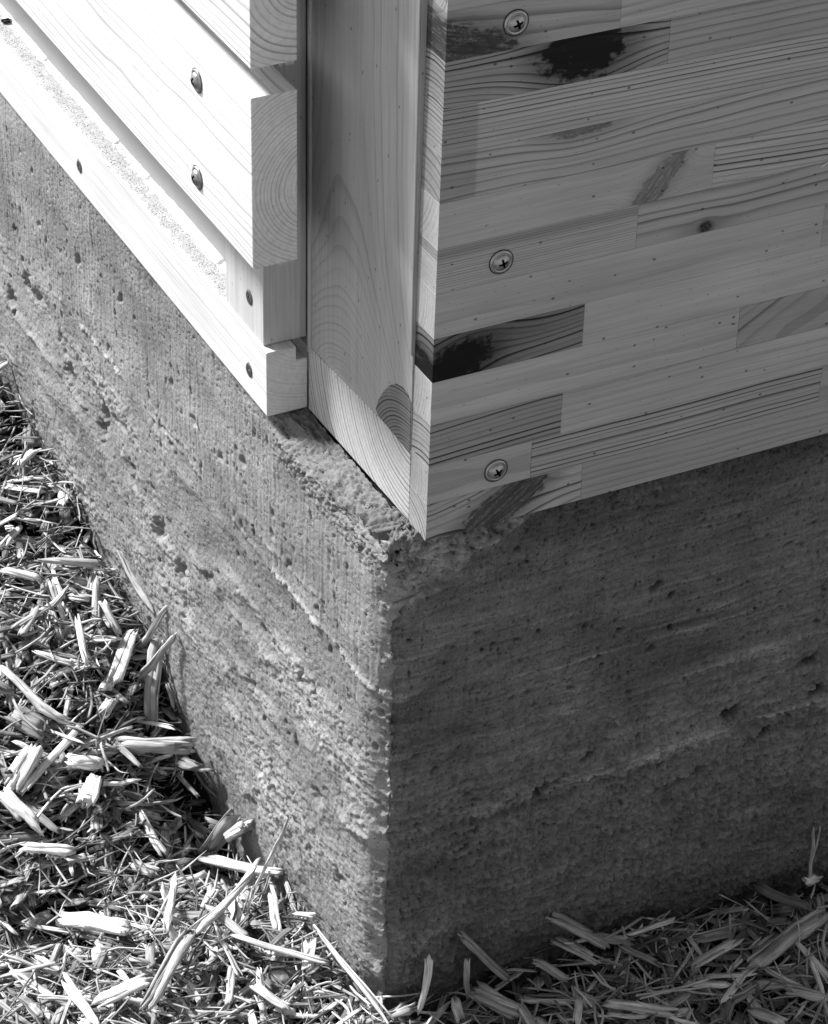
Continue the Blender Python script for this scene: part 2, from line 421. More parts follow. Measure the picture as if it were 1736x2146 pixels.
# ------------------------------------------------------------------ concrete foundation
def build_concrete():
    dl, dr = 0.00125, 0.00095
    s = np.concatenate([-np.arange(0.98, 0.0, -dl), np.arange(0.0, 0.46, dr)])
    dz = 0.00105
    vz = np.arange(-0.445, 0.0, dz)
    vt = np.arange(0.0, 0.046, dz)                  # continues over the top arris
    v = np.concatenate([vz, vt]); nt_ = len(vz)
    nu, nv = len(s), len(v)
    z = np.concatenate([vz, np.zeros(len(vt))]); t = np.concatenate([np.zeros(nt_), vt])
    Sg = s[:, None]; Zg = v[None, :]
    left = (Sg < 0).astype(float)
    fld = lambda lu, lv, sd: field(nu, nv, 0.0011, dz, lu, lv, sd)
    n_big = fld(.021, .017, 1); n_mid = fld(.009, .005, 2); n_sm = fld(.0032, .0022, 3); n_fine = fld(.0013, .0011, 4)
    n_vert = fld(.0011, .035, 5); n_hor = fld(.022, .0013, 6); n_reg = fld(.07, .05, 7); n_reg2 = fld(.05, .012, 8)
    zz = Zg + 0.010 * n_reg * 0.4
    # roughness zones: smooth pour above the board line, honeycombed below
    line = -0.118
    below = 1 / (1 + np.exp((zz - line + 0.02 * (Sg < 0)) / 0.006))
    low = 1 / (1 + np.exp((zz + 0.205 + 0.03 * np.clip(Sg, 0, 1)) / 0.014))
    rg = np.clip(0.5 + 0.45 * n_reg, 0, 1)
    comb_ = np.clip(0.75 * n_reg + 0.6 * n_reg2 - 0.15, 0, 1)
    roughL = 0.12 + below * (0.16 + 0.48 * comb_) + 0.14 * low
    roughR = 0.20 + below * 0.18 * rg + 0.75 * low
    rough = np.where(left > 0, roughL, roughR)
    arris = np.exp(-(Sg / 0.010) ** 2)
    rough = np.maximum(rough, arris * (0.8 + 0 * Zg))
    topz = np.exp(-((Zg - 0.0) / 0.016) ** 2) * (0.7 + 0.5 * rg)
    toprough = topz * np.where(left > 0, np.clip((0.33 + Sg) / 0.10, 0.0, 1), 0.8)
    rough = np.maximum(rough, toprough * 1.15)
    sc = np.where(left > 0, 1.0, 1.5)
    h = (0.0003 + 0.0013 * rough) * n_big + 0.00095 * np.clip(rough - .25, 0, 2) * n_mid + 0.00055 * sc * np.clip(rough - .10, 0, 2) * n_sm + (0.00011 + 0.00036 * rough) * sc * n_fine
    h = h + np.where(left > 0, 0.00019 * n_vert * (1 - below * 0.6), 0.00010 * n_hor + 0.00004 * n_vert)
    # eroded hollows where paste is missing
    hol = np.clip(n_mid * 0.6 + n_big * 0.75 + 0.35 * n_sm - 1.25, 0, 2.2)
    h = h - np.where(left > 0, 0.0030 * below * comb_, 0.0016 * low) * hol
    h = h - 0.0020 * toprough * np.clip(n_mid * 0.5 + n_sm * 0.3 + n_fine * .4 - 0.35, 0, 2)
    # proud ledges from the form boards
    def ledge(z0, hh, w, side, amp=0.004, slope=0.0):
        zl = z0 + slope * Sg + amp * n_reg * 0.25 + 0.0009 * n_mid
        d = Zg - zl
        m = np.where(d < 0, np.exp(-(d / (w * 0.35)) ** 2), np.exp(-(d / w) ** 2))
        brk = np.clip(0.35 + 0.9 * n_reg2 + 0.8 * n_mid, 0, 1.3)
        return hh * m * brk * (left if side == 'L' else 1 - left)
    h = h + ledge(-0.118, 0.0011, 0.0026, 'L', slope=0.03) * (1 + .5 * n_sm) + ledge(-0.094, 0.0006, 0.003, 'L', slope=0.08) * (1 + .5 * n_sm) + ledge(-0.205, 0.0022, 0.006, 'L')
    h = h - 0.0018 * below * low * np.clip(n_big - .4, 0, 2) + 0.0014 * below * np.clip(n_reg2 - .3, 0, 1.5) * left
    h = h + ledge(-0.121, 0.0016, 0.0026, 'R') + ledge(-0.129, 0.0011, 0.002, 'R') + ledge(-0.230, 0.0026, 0.005, 'R', slope=0.02) + ledge(-0.172, 0.0009, 0.003, 'R') + ledge(-0.105, 0.0009, 0.003, 'R')
    # overall the lower pour bulges out a little, like the photo's foot
    h = h + 0.003 * low
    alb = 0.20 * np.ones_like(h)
    alb = alb * np.where(left > 0, 1.13, 0.64 - 0.30 * np.exp(-((Zg) / .030) ** 2) * (Sg > .055))  # painted light: left face paler, right face darker, contact shade under the panel
    alb = alb * (1 + 0.10 * n_reg + 0.06 * n_big)
    alb = alb * (1 + np.where(left > 0, 0.03 * n_vert, 0.11 * n_hor + 0.04 * n_vert))
    alb = alb * (1 + 0.14 * np.clip(n_reg2 - 0.5, 0, 1.5))
    for z0, w, a_, sd in ((-.1195, .0022, .75, 'R'), (-.125, .0009, -.45, 'R'), (-.131, .0016, .45, 'R'), (-.104, .002, .25, 'R'), (-.090, .0012, .2, 'R'), (-.171, .003, .28, 'R'), (-.160, .0012, -.2, 'R'), (-.232, .006, .45, 'R'), (-.243, .003, -.3, 'R'), (-.205, .004, .2, 'R'),
                          (-.116, .0022, .30, 'L'), (-.092, .002, .16, 'L')):
        m_ = np.exp(-((Zg - z0 - 0.001 * n_reg - (0.03 * Sg if sd == 'L' else 0)) / w) ** 2) * np.clip(.5 + .8 * n_reg2 + .5 * n_hor * (sd == 'R'), 0, 1.4)
        alb = alb * (1 + a_ * m_ * (left if sd == 'L' else 1 - left))
    alb = alb * (1 + np.where(left > 0, 0.10 * np.clip(n_sm, -1, 2) * rough, 0.12 * np.clip(n_sm, -1.5, 2) * np.clip(rough * 2, 0, 1) + 0.07 * np.clip(n_fine, -2, 2)))
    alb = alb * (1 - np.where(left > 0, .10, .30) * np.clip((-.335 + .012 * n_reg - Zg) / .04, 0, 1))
    # pits, air bubbles
    g = np.random.default_rng(21)
    def pit(su, zv, ru, rv, dep, ang=0.0, dark=0.35):
        iu0, iu1 = np.searchsorted(s, [su - ru * 2.2, su + ru * 2.2]); iv0, iv1 = np.searchsorted(v, [zv - rv * 2.2, zv + rv * 2.2])
        if iu1 - iu0 < 1 or iv1 - iv0 < 1: return
        U = (s[iu0:iu1, None] - su); V = (v[None, iv0:iv1] - zv)
        c_, s_ = math.cos(ang), math.sin(ang)
        a = (U * c_ + V * s_) / ru; b_ = (V * c_ - U * s_) / rv
        d = np.sqrt(a * a + b_ * b_) + 0.16 * n_sm[iu0:iu1, iv0:iv1]
        m = np.clip(1.25 - d, 0, 1); m = m * m * (3 - 2 * m)
        h[iu0:iu1, iv0:iv1] -= dep * m
        alb[iu0:iu1, iv0:iv1] *= 1 - dark * m
    # scattered bubbles, biased towards the board line
    for i in range(3000):
        su = g.uniform(-.95, .44); r = 0.0007 + 0.0011 * g.random() ** 3
        if g.random() < .45: zv = g.normal(-.12, .035)
        elif g.random() < .4 and su > 0: zv = g.normal(-.015, .02)
        else: zv = g.uniform(-.44, -.003)
        if zv > -.002: continue
        if su < 0:
            if g.random() < .55: pit(su, zv, r * .95, r * g.uniform(.9, 2.6), r * 1.3, g.normal(0, .3), 0.55)
        else: pit(su, zv, r * g.uniform(.7, 1.5), r * g.uniform(.5, 1.0), r * 1.8, g.normal(0, .4), g.uniform(.45, .9))
    for i in range(3500):                           # pinholes
        su = g.uniform(-.6, .44); zv = g.uniform(-.36, -.002) if g.random() < .6 else -abs(g.normal(0, .03)) - .002
        r = g.uniform(.00045, .0009); pit(su, zv, r * g.uniform(.9, 1.4), r, r * 2.0, 0, g.uniform(.6, .95))
    for i in range(90):                             # larger ones
        su = g.uniform(-.9, .42); zv = g.normal(-.13, .05) if g.random() < .6 else g.uniform(-.40, -.05)
        r = g.uniform(.0018, .0034)
        if su < 0: pit(su, zv, r, r * g.uniform(1.0, 1.9), r * 1.3, g.normal(0, .5), 0.35)
        else: pit(su, zv, r * g.uniform(.8, 1.3), r * .6, r * 1.3, g.normal(0, .3), 0.7)
    for su, zv, ru, rv, dp in [(.199, -.089, .0055, .0028, .006), (.212, -.100, .0035, .0028, .004), (.200, -.140, .004, .0028, .005),
                               (.125, -.2315, .0115, .0042, .012), (.121, -.234, .007, .0038, .010), (.0687, -.2504, .0060, .0024, .008),
                               (.2135, -.2427, .004, .0028, .006), (.271, -.215, .009, .005, .006), (.062, -.262, .012, .0015, .003),
                               (.096, -.235, .018, .0014, .003), (.33, -.192, .009, .004, .006), (.34, -.222, .010, .006, .007),
                               (.155, -.215, .010, .002, .004), (.30, -.245, .014, .003, .005), (.24, -.262, .016, .003, .004),
                               (-.581, -.1736, .0085, .010, .005), (-.563, -.1945, .013, .012, .007), (-.638, -.162, .013, .008, .006),
                               (-.535, -.0735, .006, .007, .003), (-.49, -.186, .010, .014, .006), (-.3725, -.2227, .014, .010, .007),
                               (-.330, -.234, .013, .008, .006), (-.304, -.085, .0055, .005, .004), (-.258, -.087, .005, .004, .004),
                               (-.219, -.068, .005, .004, .004), (-.496, -.207, .009, .010, .006), (-.43, -.205, .008, .010, .005),
                               (-.28, -.205, .012, .006, .005), (-.20, -.245, .010, .007, .005), (-.12, -.185, .005, .006, .004),
                               (-.66, -.16, .010, .009, .006), (-.70, -.195, .012, .008, .006), (-.09, -.265, .009, .006, .005), (-.05, -.31, .008, .006, .005)]:
        pit(su, zv, ru, rv, dp, 0.35 if su > 0 else 0.3, 0.75 if su > 0 else .10)
    # broken upper corner: a sloping facet, its side light painted into the albedo
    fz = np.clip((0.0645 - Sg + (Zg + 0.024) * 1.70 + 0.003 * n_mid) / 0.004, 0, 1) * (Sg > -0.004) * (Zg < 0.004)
    depth = np.clip((0.055 - Sg) * 0.16, 0, 0.008)
    h = h - fz * depth * (1 + 0.25 * n_mid) + fz * (0.0007 * n_sm + 0.0006 * n_mid)
    h = h - 0.0016 * (1 + n_mid * .6) * (t[None, :] > .001) * (Sg > 0)
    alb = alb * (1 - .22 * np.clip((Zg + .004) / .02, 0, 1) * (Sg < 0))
    alb = alb * (1 + 0.70 * fz * (Sg > 0.001) * (1 + .25 * n_mid + .2 * n_sm))  # side light on the facet, painted as a paler triangle
    topL = (Sg > -.172) * (Sg < .03) * np.clip((Sg + .172) / .02, 0, 1)
    ero = (0.0008 + 0.0008 * n_reg2 + 0.0009 * n_mid + 0.0006 * n_sm + 0.0008 * n_fine) * np.exp(-(Zg / .0125) ** 2) * topL
    h = h - np.clip(ero, -.001, .013)
    h = h + (Zg > -.03) * topL * (0.0003 * n_sm + 0.0011 * n_fine) * np.exp(-(Zg / .03) ** 2)
    # chips along the vertical arris
    h = h - 0.0016 * np.exp(-(Sg / .009) ** 2) * np.clip((-.03 - Zg) / .03, 0, 1) - arris * (0.0012 + 0.0017 * np.clip(n_mid + 0.9 * n_sm, -0.9, 2.2) + 0.0010 * n_fine) - 0.0026 * np.exp(-(Sg / .008) ** 2) * np.clip(n_big + .6 * n_mid, 0, 2.5)
    # base surface: perimeter with a small round, offset inward by t
    R = 0.004
    P = np.zeros((nu, nv, 3)); N = np.zeros((nu, nv, 3))
    a = np.clip((Sg + R) / (2 * R), 0, 1) * (math.pi / 2)               # 0 = left face, pi/2 = right face
    nx, ny = -np.cos(a), -np.sin(a)
    px = np.where(Sg < -R, 0, np.where(Sg > R, Sg, R - R * np.cos(a)))
    py = np.where(Sg < -R, -Sg, np.where(Sg > R, 0, R - R * np.sin(a)))
    tt = t[None, :]
    RT_ = 0.003
    P[..., 0] = px + tt * (nx < -.5); P[..., 1] = py + tt * (ny < -.5)
    P[..., 2] = z[None, :]
    fr = np.clip((v[None, :] + .013) / .037, 0, 1)
    wch = np.clip((Sg + .176) / .016, 0, 1) * np.clip((.004 - Sg) / .012, 0, 1) * (fr > 0)
    wav = 0.0012 * n_mid + 0.0010 * n_reg2
    cx, cz = .0245 * fr, -.013 + .0122 * fr
    P[..., 0] = P[..., 0] * (1 - wch) + cx * wch; P[..., 2] = P[..., 2] * (1 - wch) + (cz + wav * np.sin(fr * math.pi)) * wch
    blend = np.clip((v[None, :] + RT_) / (2 * RT_), 0, 1) * (math.pi / 2)
    N[..., 0] = nx * np.cos(blend); N[..., 1] = ny * np.cos(blend); N[..., 2] = np.sin(blend)
    ns = np.clip(wch * (fr < 1) * np.clip(fr * 8, 0, 1), 0, 1)[..., None]
    N = N * (1 - ns) + np.array([-.45, 0, .89]) * ns
    P[..., 2] -= 0.0006
    P = P + N * h[..., None]
    wcor = np.where(Sg < 0, np.exp(-(Sg / .018) ** 2), np.clip(1 - Sg / .030, 0, 1)) * np.clip((-.010 - Zg) / .04, 0, 1)
    P[..., 0] += wcor * (0.0058 + 0.0010 * n_big)
    co = P.reshape(-1, 3).astype(np.float32)
    I = (np.arange(nu - 1)[:, None] * nv + np.arange(nv - 1)[None, :]).reshape(-1)
    F = np.stack([I, I + nv, I + nv + 1, I + 1], 1)
    me = bpy.data.meshes.new('concrete_foundation')
    me.vertices.add(len(co)); me.vertices.foreach_set('co', co.reshape(-1))
    me.loops.add(F.size); me.loops.foreach_set('vertex_index', F.reshape(-1).astype(np.int32))
    me.polygons.add(len(F)); me.polygons.foreach_set('loop_start', np.arange(0, F.size, 4, dtype=np.int32)); me.polygons.foreach_set('loop_total', np.full(len(F), 4, dtype=np.int32))
    me.update(calc_edges=True)
    me.polygons.foreach_set('use_smooth', np.ones(len(F), dtype=bool))
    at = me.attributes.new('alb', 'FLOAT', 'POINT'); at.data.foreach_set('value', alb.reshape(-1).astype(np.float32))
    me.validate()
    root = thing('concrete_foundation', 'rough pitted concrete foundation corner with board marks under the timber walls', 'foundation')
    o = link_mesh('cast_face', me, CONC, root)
    # the rest of the footing out of the picture, and its inner mass
    def fill(name, x0, x1, y0, y1, z0, z1):
        q = box(name, x0, x1, y0, y1, z0, z1, CONC, root, bev=0.002)
        a_ = q.data.attributes.new('alb', 'FLOAT', 'POINT'); a_.data.foreach_set('value', [0.28] * len(q.data.vertices))
    fill('footing_run', 0.003, 0.24, 0.979, 3.2, -0.7, -0.001)
    fill('footing_run', 0.459, 3.2, 0.003, 0.24, -0.7, -0.001)
    fill('footing_core', 0.040, 0.458, 0.040, 0.978, -0.7, -0.012)
build_concrete()

# ------------------------------------------------------------------ screws
def washer_screw_mesh():
    R = 0.0073; nr, na = 36, 96
    vs = []; 
    def hgt(r, x, y):
        q = r / R
        if q < 0.66: z = 0.0020 + 0.0017 * (1 - (q / 0.66) ** 2)
        elif q < 0.74: z = 0.0020 - (q - 0.66) / 0.08 * 0.0011
        else: z = 0.0009 + 0.0003 * math.sin((q - 0.74) / 0.26 * math.pi) - 0.0003 * ((q - .74) / .26) ** 3
        # cross recess
        cw, cl = 0.00062, 0.0029
        ax, ay = abs(x), abs(y)
        arm = 0.0
        if ax < cw * (1.25 - ay / cl * 0.4) and ay < cl: arm = 1
        if ay < cw * (1.25 - ax / cl * 0.4) and ax < cl: arm = 1
        if r < 0.00105: arm = 1
        if arm: z -= 0.0026 - 0.0006 * (r / cl)
        return z
    bm = bmesh.new(); rings = []
    c = bm.verts.new((0, 0, hgt(0, 0, 0)))
    for i in range(1, nr + 1):
        r = R * i / nr; ring = []
        for j in range(na):
            a = 2 * math.pi * j / na; x, y = r * math.cos(a), r * math.sin(a)
            ring.append(bm.verts.new((x, y, hgt(r, x, y))))
        rings.append(ring)
    last = rings[-1]
    for zz, rr in ((0.0004, 1.03), (-0.0004, 1.02)):
        ring = [bm.verts.new((v.co.x * rr, v.co.y * rr, zz)) for v in last]; rings.append(ring)
    for j in range(na): bm.faces.new((c, rings[0][j], rings[0][(j + 1) % na]))
    for k in range(len(rings) - 1):
        for j in range(na):
            bm.faces.new((rings[k][j], rings[k + 1][j], rings[k + 1][(j + 1) % na], rings[k][(j + 1) % na]))
    rim = [bm.verts.new((v.co.x * 1.10, v.co.y * 1.10, .00028)) for v in last]; low_ = [bm.verts.new((v.co.x * 1.02, v.co.y * 1.02, .00034)) for v in last]
    rimf = [bm.faces.new((low_[j], rim[j], rim[(j + 1) % na], low_[(j + 1) % na])) for j in range(na)]
    for f in bm.faces:
        zs_ = [v.co.z for v in f.verts]; r_ = max(math.hypot(v.co.x, v.co.y) for v in f.verts)
        steep = r_ < .0033 and (max(zs_) - min(zs_) > .0009 or min(zs_) < .0022)
        f.smooth = not steep; f.material_index = 1 if steep else 0
    for f in rimf: f.material_index = 1  # dark ring painted in place of the shaded gap around the head
    me = bpy.data.meshes.new('washer_head_screw'); bm.to_mesh(me); bm.free(); me.materials.append(STEEL); me.materials.append(GAP_SHADE)
    return me
WSCREW = washer_screw_mesh()
def flat_screw_mesh():
    R = 0.0042; nr, na = 16, 32
    bm = bmesh.new(); rings = []
    c = bm.verts.new((0, 0, -0.0016))
    for i in range(1, nr + 1):
        r = R * i / nr; ring = []
        for j in range(na):
            a = 2 * math.pi * j / na; x, y = r * math.cos(a), r * math.sin(a)
            z = 0.0
            if (abs(x) < .0005 and abs(y) < .0022) or (abs(y) < .0005 and abs(x) < .0022) or r < .0009: z = -0.0016
            ring.append(bm.verts.new((x, y, z)))
        rings.append(ring)
    rings.append([bm.verts.new((v.co.x * .9, v.co.y * .9, -0.002)) for v in rings[-1]])
    for j in range(na): bm.faces.new((c, rings[0][j], rings[0][(j + 1) % na]))
    for k in range(len(rings) - 1):
        for j in range(na): bm.faces.new((rings[k][j], rings[k + 1][j], rings[k + 1][(j + 1) % na], rings[k][(j + 1) % na]))
    me = bpy.data.meshes.new('countersunk_screw'); bm.to_mesh(me); bm.free(); me.materials.append(OLDSTEEL)
    return me
FSCREW = flat_screw_mesh()
def screw(me, name, p, n, spin, parent):
    o = bpy.data.objects.new(name, me); COL.objects.link(o)
    q = Vector(n).to_track_quat('Z', 'Y')
    mw = Matrix.Translation(p) @ q.to_matrix().to_4x4() @ Matrix.Rotation(spin, 4, 'Z')
    o.parent = parent
    o.matrix_parent_inverse = Matrix.Identity(4)
    bpy.context.view_layer.update()
    o.matrix_local = parent.matrix_world.inverted() @ mw
    return o

# ------------------------------------------------------------------ right wall: glued timber panel of finger-jointed strips
panel = thing('glued_timber_panel', 'wall panel of finger jointed pine strips with dark knots over the shaded concrete', 'wall panel', (0.6, 0.01, 0.0))
bpy.context.view_layer.update()
def adopt(o, root):
    mw = o.matrix_world.copy(); o.parent = root; o.matrix_parent_inverse = Matrix.Identity(4); o.matrix_local = root.matrix_world.inverted() @ mw
    return o
Z = [0.0005, 27.0, 54.0, 84.0, 114.0, 144.0, 174.0, 203.5, 233.0, 262.6, 292.0, 320.3, 350.0]
while Z[-1] < 900: Z.append(Z[-1] + 29.4)
Z = [z / 1000 for z in Z]
T = 0.345          # base tone
# course: list of (x_start, x_end, params, label)
CR = {
 0: [(None, .135, dict(knot_x=.080, knot_z=.012, knot_r=.0135, knot_aspect=3.0, knot_angle=.62, knot_dark=.74, knot_fill=.95, contrast=.6, wander=.012, rings=330, pith_z=-.03, pith_y=.02, tilt_z=.12), 'strip with a slanting brown flame figure'),
     (.135, 2.6, dict(contrast=.22, rings=260, pith_y=.03, pith_z=.05, wander=.004), None)],
 1: [(None, .098, dict(contrast=.12, rings=330, pith_y=.06, pith_z=.0), None),
     (.098, .309, dict(contrast=.62, rings=300, pith_y=-.012, pith_z=-.045, tilt_z=.0, wander=.005, tone=T * .93), None),
     (.309, 2.6, dict(contrast=.2), None)],
 2: [(None, .1175, dict(contrast=.85, rings=250, pith_y=-.005, pith_z=-.05, tilt_z=.03, wander=.007, tone=T * .78), 'short brown strip with bold dark grain lines'),
     (.1175, 2.6, dict(contrast=.16, rings=380, pith_y=.05, pith_z=.03), None)],
 3: [(None, .241, dict(contrast=.14, rings=300, pith_y=.06, pith_z=.01), None),
     (.241, 2.6, dict(contrast=.55, rings=150, pith_y=.02, pith_z=-.01, tilt_z=.62, wander=.010, tone=T * .86, knot_x=.325, knot_z=.105, knot_r=.007, knot_dark=.75), None)],
 4: [(None, .129, dict(knot_x=.044, knot_z=.123, knot_r=.0145, knot_aspect=1.6, knot_angle=.35, knot_dark=.99, contrast=.72, rings=300, pith_y=-.004, pith_z=-.04, tilt_z=.10, tone=T * .62, band=.45, wander=.006), 'dark strip with a black split knot at the corner'),
     (.129, 2.6, dict(contrast=.13, rings=340, pith_y=.06, pith_z=.0), None)],
 5: [(None, .296, dict(contrast=.13, rings=360, pith_y=.07, pith_z=.01), None),
     (.296, 2.6, dict(contrast=.22), None)],
 6: [(None, .1615, dict(contrast=.40, rings=620, pith_y=.004, pith_z=-.10, wander=.001, stain=.42, stain_x=.09, stain_z=.1995, stain_rx=.09, stain_rz=.0035), None),
     (.1615, 2.6, dict(knot_x=.210, knot_z=.1775, knot_r=.0036, knot_aspect=1.15, knot_dark=.85, band=.40, contrast=.5, rings=190, pith_y=.01, pith_z=-.02, tone=T * .90, wander=.006), 'brown strip with one small ringed knot')],
 7: [(None, .2115, dict(knot_x=.174, knot_z=.216, knot_r=.0085, knot_aspect=2.8, knot_angle=.85, knot_dark=.36, knot_fill=.8, contrast=.14, rings=260, pith_y=.05, pith_z=.03), 'pale strip with a grey feathered swirl'),
     (.2115, 2.6, dict(contrast=.62, rings=260, pith_y=-.002, pith_z=-.06, tilt_z=-.06, wander=.002), None)],
 8: [(None, 2.6, dict(knot_x=.118, knot_z=.2655, knot_r=.008, knot_aspect=3.0, knot_dark=.50, knot_fill=.85, contrast=.42, rings=210, pith_y=.006, pith_z=-.04, wander=.008, stain=.36, stain_x=.030, stain_z=.245, stain_rx=.0225, stain_rz=.05), 'strip with wavy grain dipping under a dark lens')],
 9: [(None, 2.6, dict(contrast=.55, rings=330, pith_y=-.002, pith_z=-.09, tilt_z=-.015, wander=.0018, tone=T * 1.06, stain=.34, stain_x=.030, stain_z=.270, stain_rx=.0225, stain_rz=.05), None)],
 10: [(None, .1735, dict(knot_x=.117, knot_z=.3140, knot_r=.0225, knot_aspect=1.22, knot_dark=.99, contrast=.8, rings=330, pith_y=-.002, pith_z=-.045, wander=.003, tone=T * .80, band=.15), 'strip with a large black resinous knot'),
      (.1735, 2.6, dict(contrast=.32, rings=240, pith_y=.01, pith_z=-.03, tone=T * .86), None)],
 11: [(None, .140, dict(contrast=.30, rings=150, pith_y=.015, pith_z=.03, wander=.010, knot_x=.040, knot_z=.327, knot_r=.014, knot_aspect=2.6, knot_angle=-.25, knot_dark=.80, knot_fill=.95, tone=T * .92), 'strip with a dark weathered stain at the corner'),
      (.140, 2.6, dict(contrast=.26, rings=200, pith_y=.012, pith_z=.04, tilt_z=.05), None)],
}
FRONT = -0.003
SKEW = 0.0105
g2 = random.Random(3)
for k in range(len(Z) - 1):
    segs = CR.get(k)
    if not segs:
        if k > 12: segs = [(None, 2.6, dict(contrast=.3, rings=300), None)]
        else:
            j = g2.uniform(.1, .3); segs = [(None, j, dict(contrast=.35), None), (j, 2.6, dict(contrast=.2), None)]
    for (a, b, pr, lab) in segs:
        first = a is None
        x0 = 0.0266 if first else a + 0.00006
        x1 = b - 0.00006
        fy = FRONT + g2.uniform(-.00010, .00010)
        if k == 0: fy = FRONT
        o = box('strip', x0, x1, fy, 0.0205, Z[k] + .00005, Z[k + 1] - .00005, WOOD, None, bev=0.00016, axis='x', skew=SKEW if first else 0.0)
        cx, cz = (x0 + x1) / 2, (Z[k] + Z[k + 1]) / 2; cy = (fy + .0205) / 2
        p = dict(tone=T * g2.uniform(.89, 1.08), seed=g2.uniform(0, 40), contrast=.25, rings=300, pith_y=.05 + g2.uniform(-.02, .02), pith_z=g2.uniform(-.03, .03), wander=.003,
                 specks=1.0, rough_sawn=.15)
        p.update(pr)
        p['knot_x'] = p.get('knot_x', 0) - cx; p['knot_z'] = p.get('knot_z', 0) - cz
        p['stain_x'] = p.get('stain_x', 0) - cx; p['stain_z'] = p.get('stain_z', 0) - cz
        # tilt is measured from the middle of the piece: refer it to the visible end
        xv = ((0.03 if first else a) + min(b, .33)) / 2 - cx
        p['pith_z'] = p['pith_z'] - p.get('tilt_z', 0) * xv
        wood(o, **p)
        if lab: o['label'] = lab
        adopt(o, panel)
for (x, z, sp) in ((.0729, .3363, .35), (.0704, .1863, .25), (.0734, .0396, .5), (.0725, .49, .2), (.0725, .64, .6),
                   (.62, .0396, .3), (.62, .1863, .1), (.62, .3363, .8)):
    screw(WSCREW, 'screw', (x, FRONT - .0002, z), (0, -1, 0), sp, panel)

# ------------------------------------------------------------------ corner post
post = thing('corner_post', 'pale pine corner post between the slatted boards and the glued panel', 'post', (0.05, 0.09, 0.0))
bpy.context.view_layer.update()
o = box('upper_piece', .0241, .075, .0207, .1632, .0532, .90, WOOD, None, bev=.0003, axis='z', zs=(.0485, .90), xnear=.0268)
# tapered seam: bottom edge is higher near the panel
wood(o, tone=.37, seed=4.2, contrast=.15, rings=230, pith_y=.020, flare=-.086, flare_x=-.4265, wander=.006, specks=.8, rough_sawn=.8, knot_x=-.395, knot_z=-.02, knot_r=0.0)
o['pith_z'] = -.070
adopt(o, post)
o = box('lower_piece', .0240, .075, .0207, .1630, .0006, .0528, WOOD, None, bev=.0003, axis='x', zs=(.0006, .0481), xnear=.0267)
wood(o, tone=.50, seed=9.1, contrast=.50, rings=250, pith_y=.022 - .0921, pith_z=.050 , wander=.0035, specks=.3, rough_sawn=.5)
adopt(o, post)
# dark heartwood wedge set in beside the panel
bm = bmesh.new()
pts = [(.0213, .0500), (.0213, .0870), (.026, .0905), (.033, .0915), (.041, .0890), (.049, .0835), (.057, .0745), (.0640, .0640), (.0670, .0555), (.0640, .0530), (.0400, .0515)]
fr = [bm.verts.new((.0241 + (.1632 - y) * .0189 - .00035, y, z)) for y, z in pts]; bk = [bm.verts.new((.0320, y, z)) for y, z in pts]
bm.faces.new(fr); bm.faces.new(bk[::-1])
for i in range(len(pts)): bm.faces.new((fr[i], bk[i], bk[(i + 1) % len(pts)], fr[(i + 1) % len(pts)]))
bmesh.ops.recalc_face_normals(bm, faces=bm.faces)
for v in bm.verts: v.co -= Vector((.027, .04, .065))
me = bpy.data.meshes.new('knot_wedge'); bm.to_mesh(me); bm.free()
o = link_mesh('knot_wedge', me, WOOD); o.location = (.027, .04, .065)
wood(o, tone=.19, seed=2.0, contrast=.8, rings=420, pith_y=.024 - .04, pith_z=.030 - .065, wander=.002, specks=.2, rough_sawn=.5); o['label'] = 'dark brown wedge of ringed heartwood'
bpy.context.view_layer.update(); adopt(o, post)
# thin tongue beside the batten
o = box('edge_bead', .0228, .0248, .1588, .1628, .045, .90, WOOD, None, bev=.0006, axis='z')
wood(o, tone=.40, seed=7.0, contrast=.1, specks=.3); adopt(o, post)
o = box('seam_lip', .0257, .0270, .0209, .0236, .12, .90, WOOD, None, bev=.0004, axis='z')
wood(o, tone=.36, seed=7.7, contrast=.1, specks=.3); adopt(o, post)

# ------------------------------------------------------------------ left wall: slats on battens over a bottom rail
slat = thing('slatted_timber_wall', 'white sunlit pine wall of spaced boards screwed to battens above a bottom rail', 'wall', (0.0, 1.0, 0.0))
bpy.context.view_layer.update()
LW = .67
YE = 2.9
# bottom rail, rebated along its inner top edge
def rail():
    prof = [(-.0048, .0005), (.0240, .0005), (.0240, .0385), (.0162, .0385), (.0162, .0488), (-.0048, .0488)]
    o_ = Vector((0, (.1652 + YE) / 2, .025))
    bm = bmesh.new(); rows = []
    for y in (.1652, YE):
        rows.append([bm.verts.new(Vector((y - o_.y, -(x - o_.x), z - o_.z))) for x, z in prof])
    n = len(prof)
    for i in range(n): bm.faces.new((rows[0][i], rows[0][(i + 1) % n], rows[1][(i + 1) % n], rows[1][i]))
    bm.faces.new(rows[0][::-1]); bm.faces.new(rows[1])
    bmesh.ops.recalc_face_normals(bm, faces=bm.faces)
    bmesh.ops.bevel(bm, geom=list(bm.edges), offset=.0005, segments=2, affect='EDGES')
    me = bpy.data.meshes.new('bottom_rail'); bm.to_mesh(me); bm.free()
    o = link_mesh('bottom_rail', me, WOOD)
    o.matrix_world = Matrix.Translation(o_) @ Matrix(((0, -1, 0), (1, 0, 0), (0, 0, 1))).to_4x4()
    return o
o = rail()
bpy.context.view_layer.update()
wood(o, tone=LW, seed=3.3, contrast=.12, rings=420, pith_y=-.03, pith_z=.055, wander=.002, specks=.10, rough_sawn=.7)
adopt(o, slat)
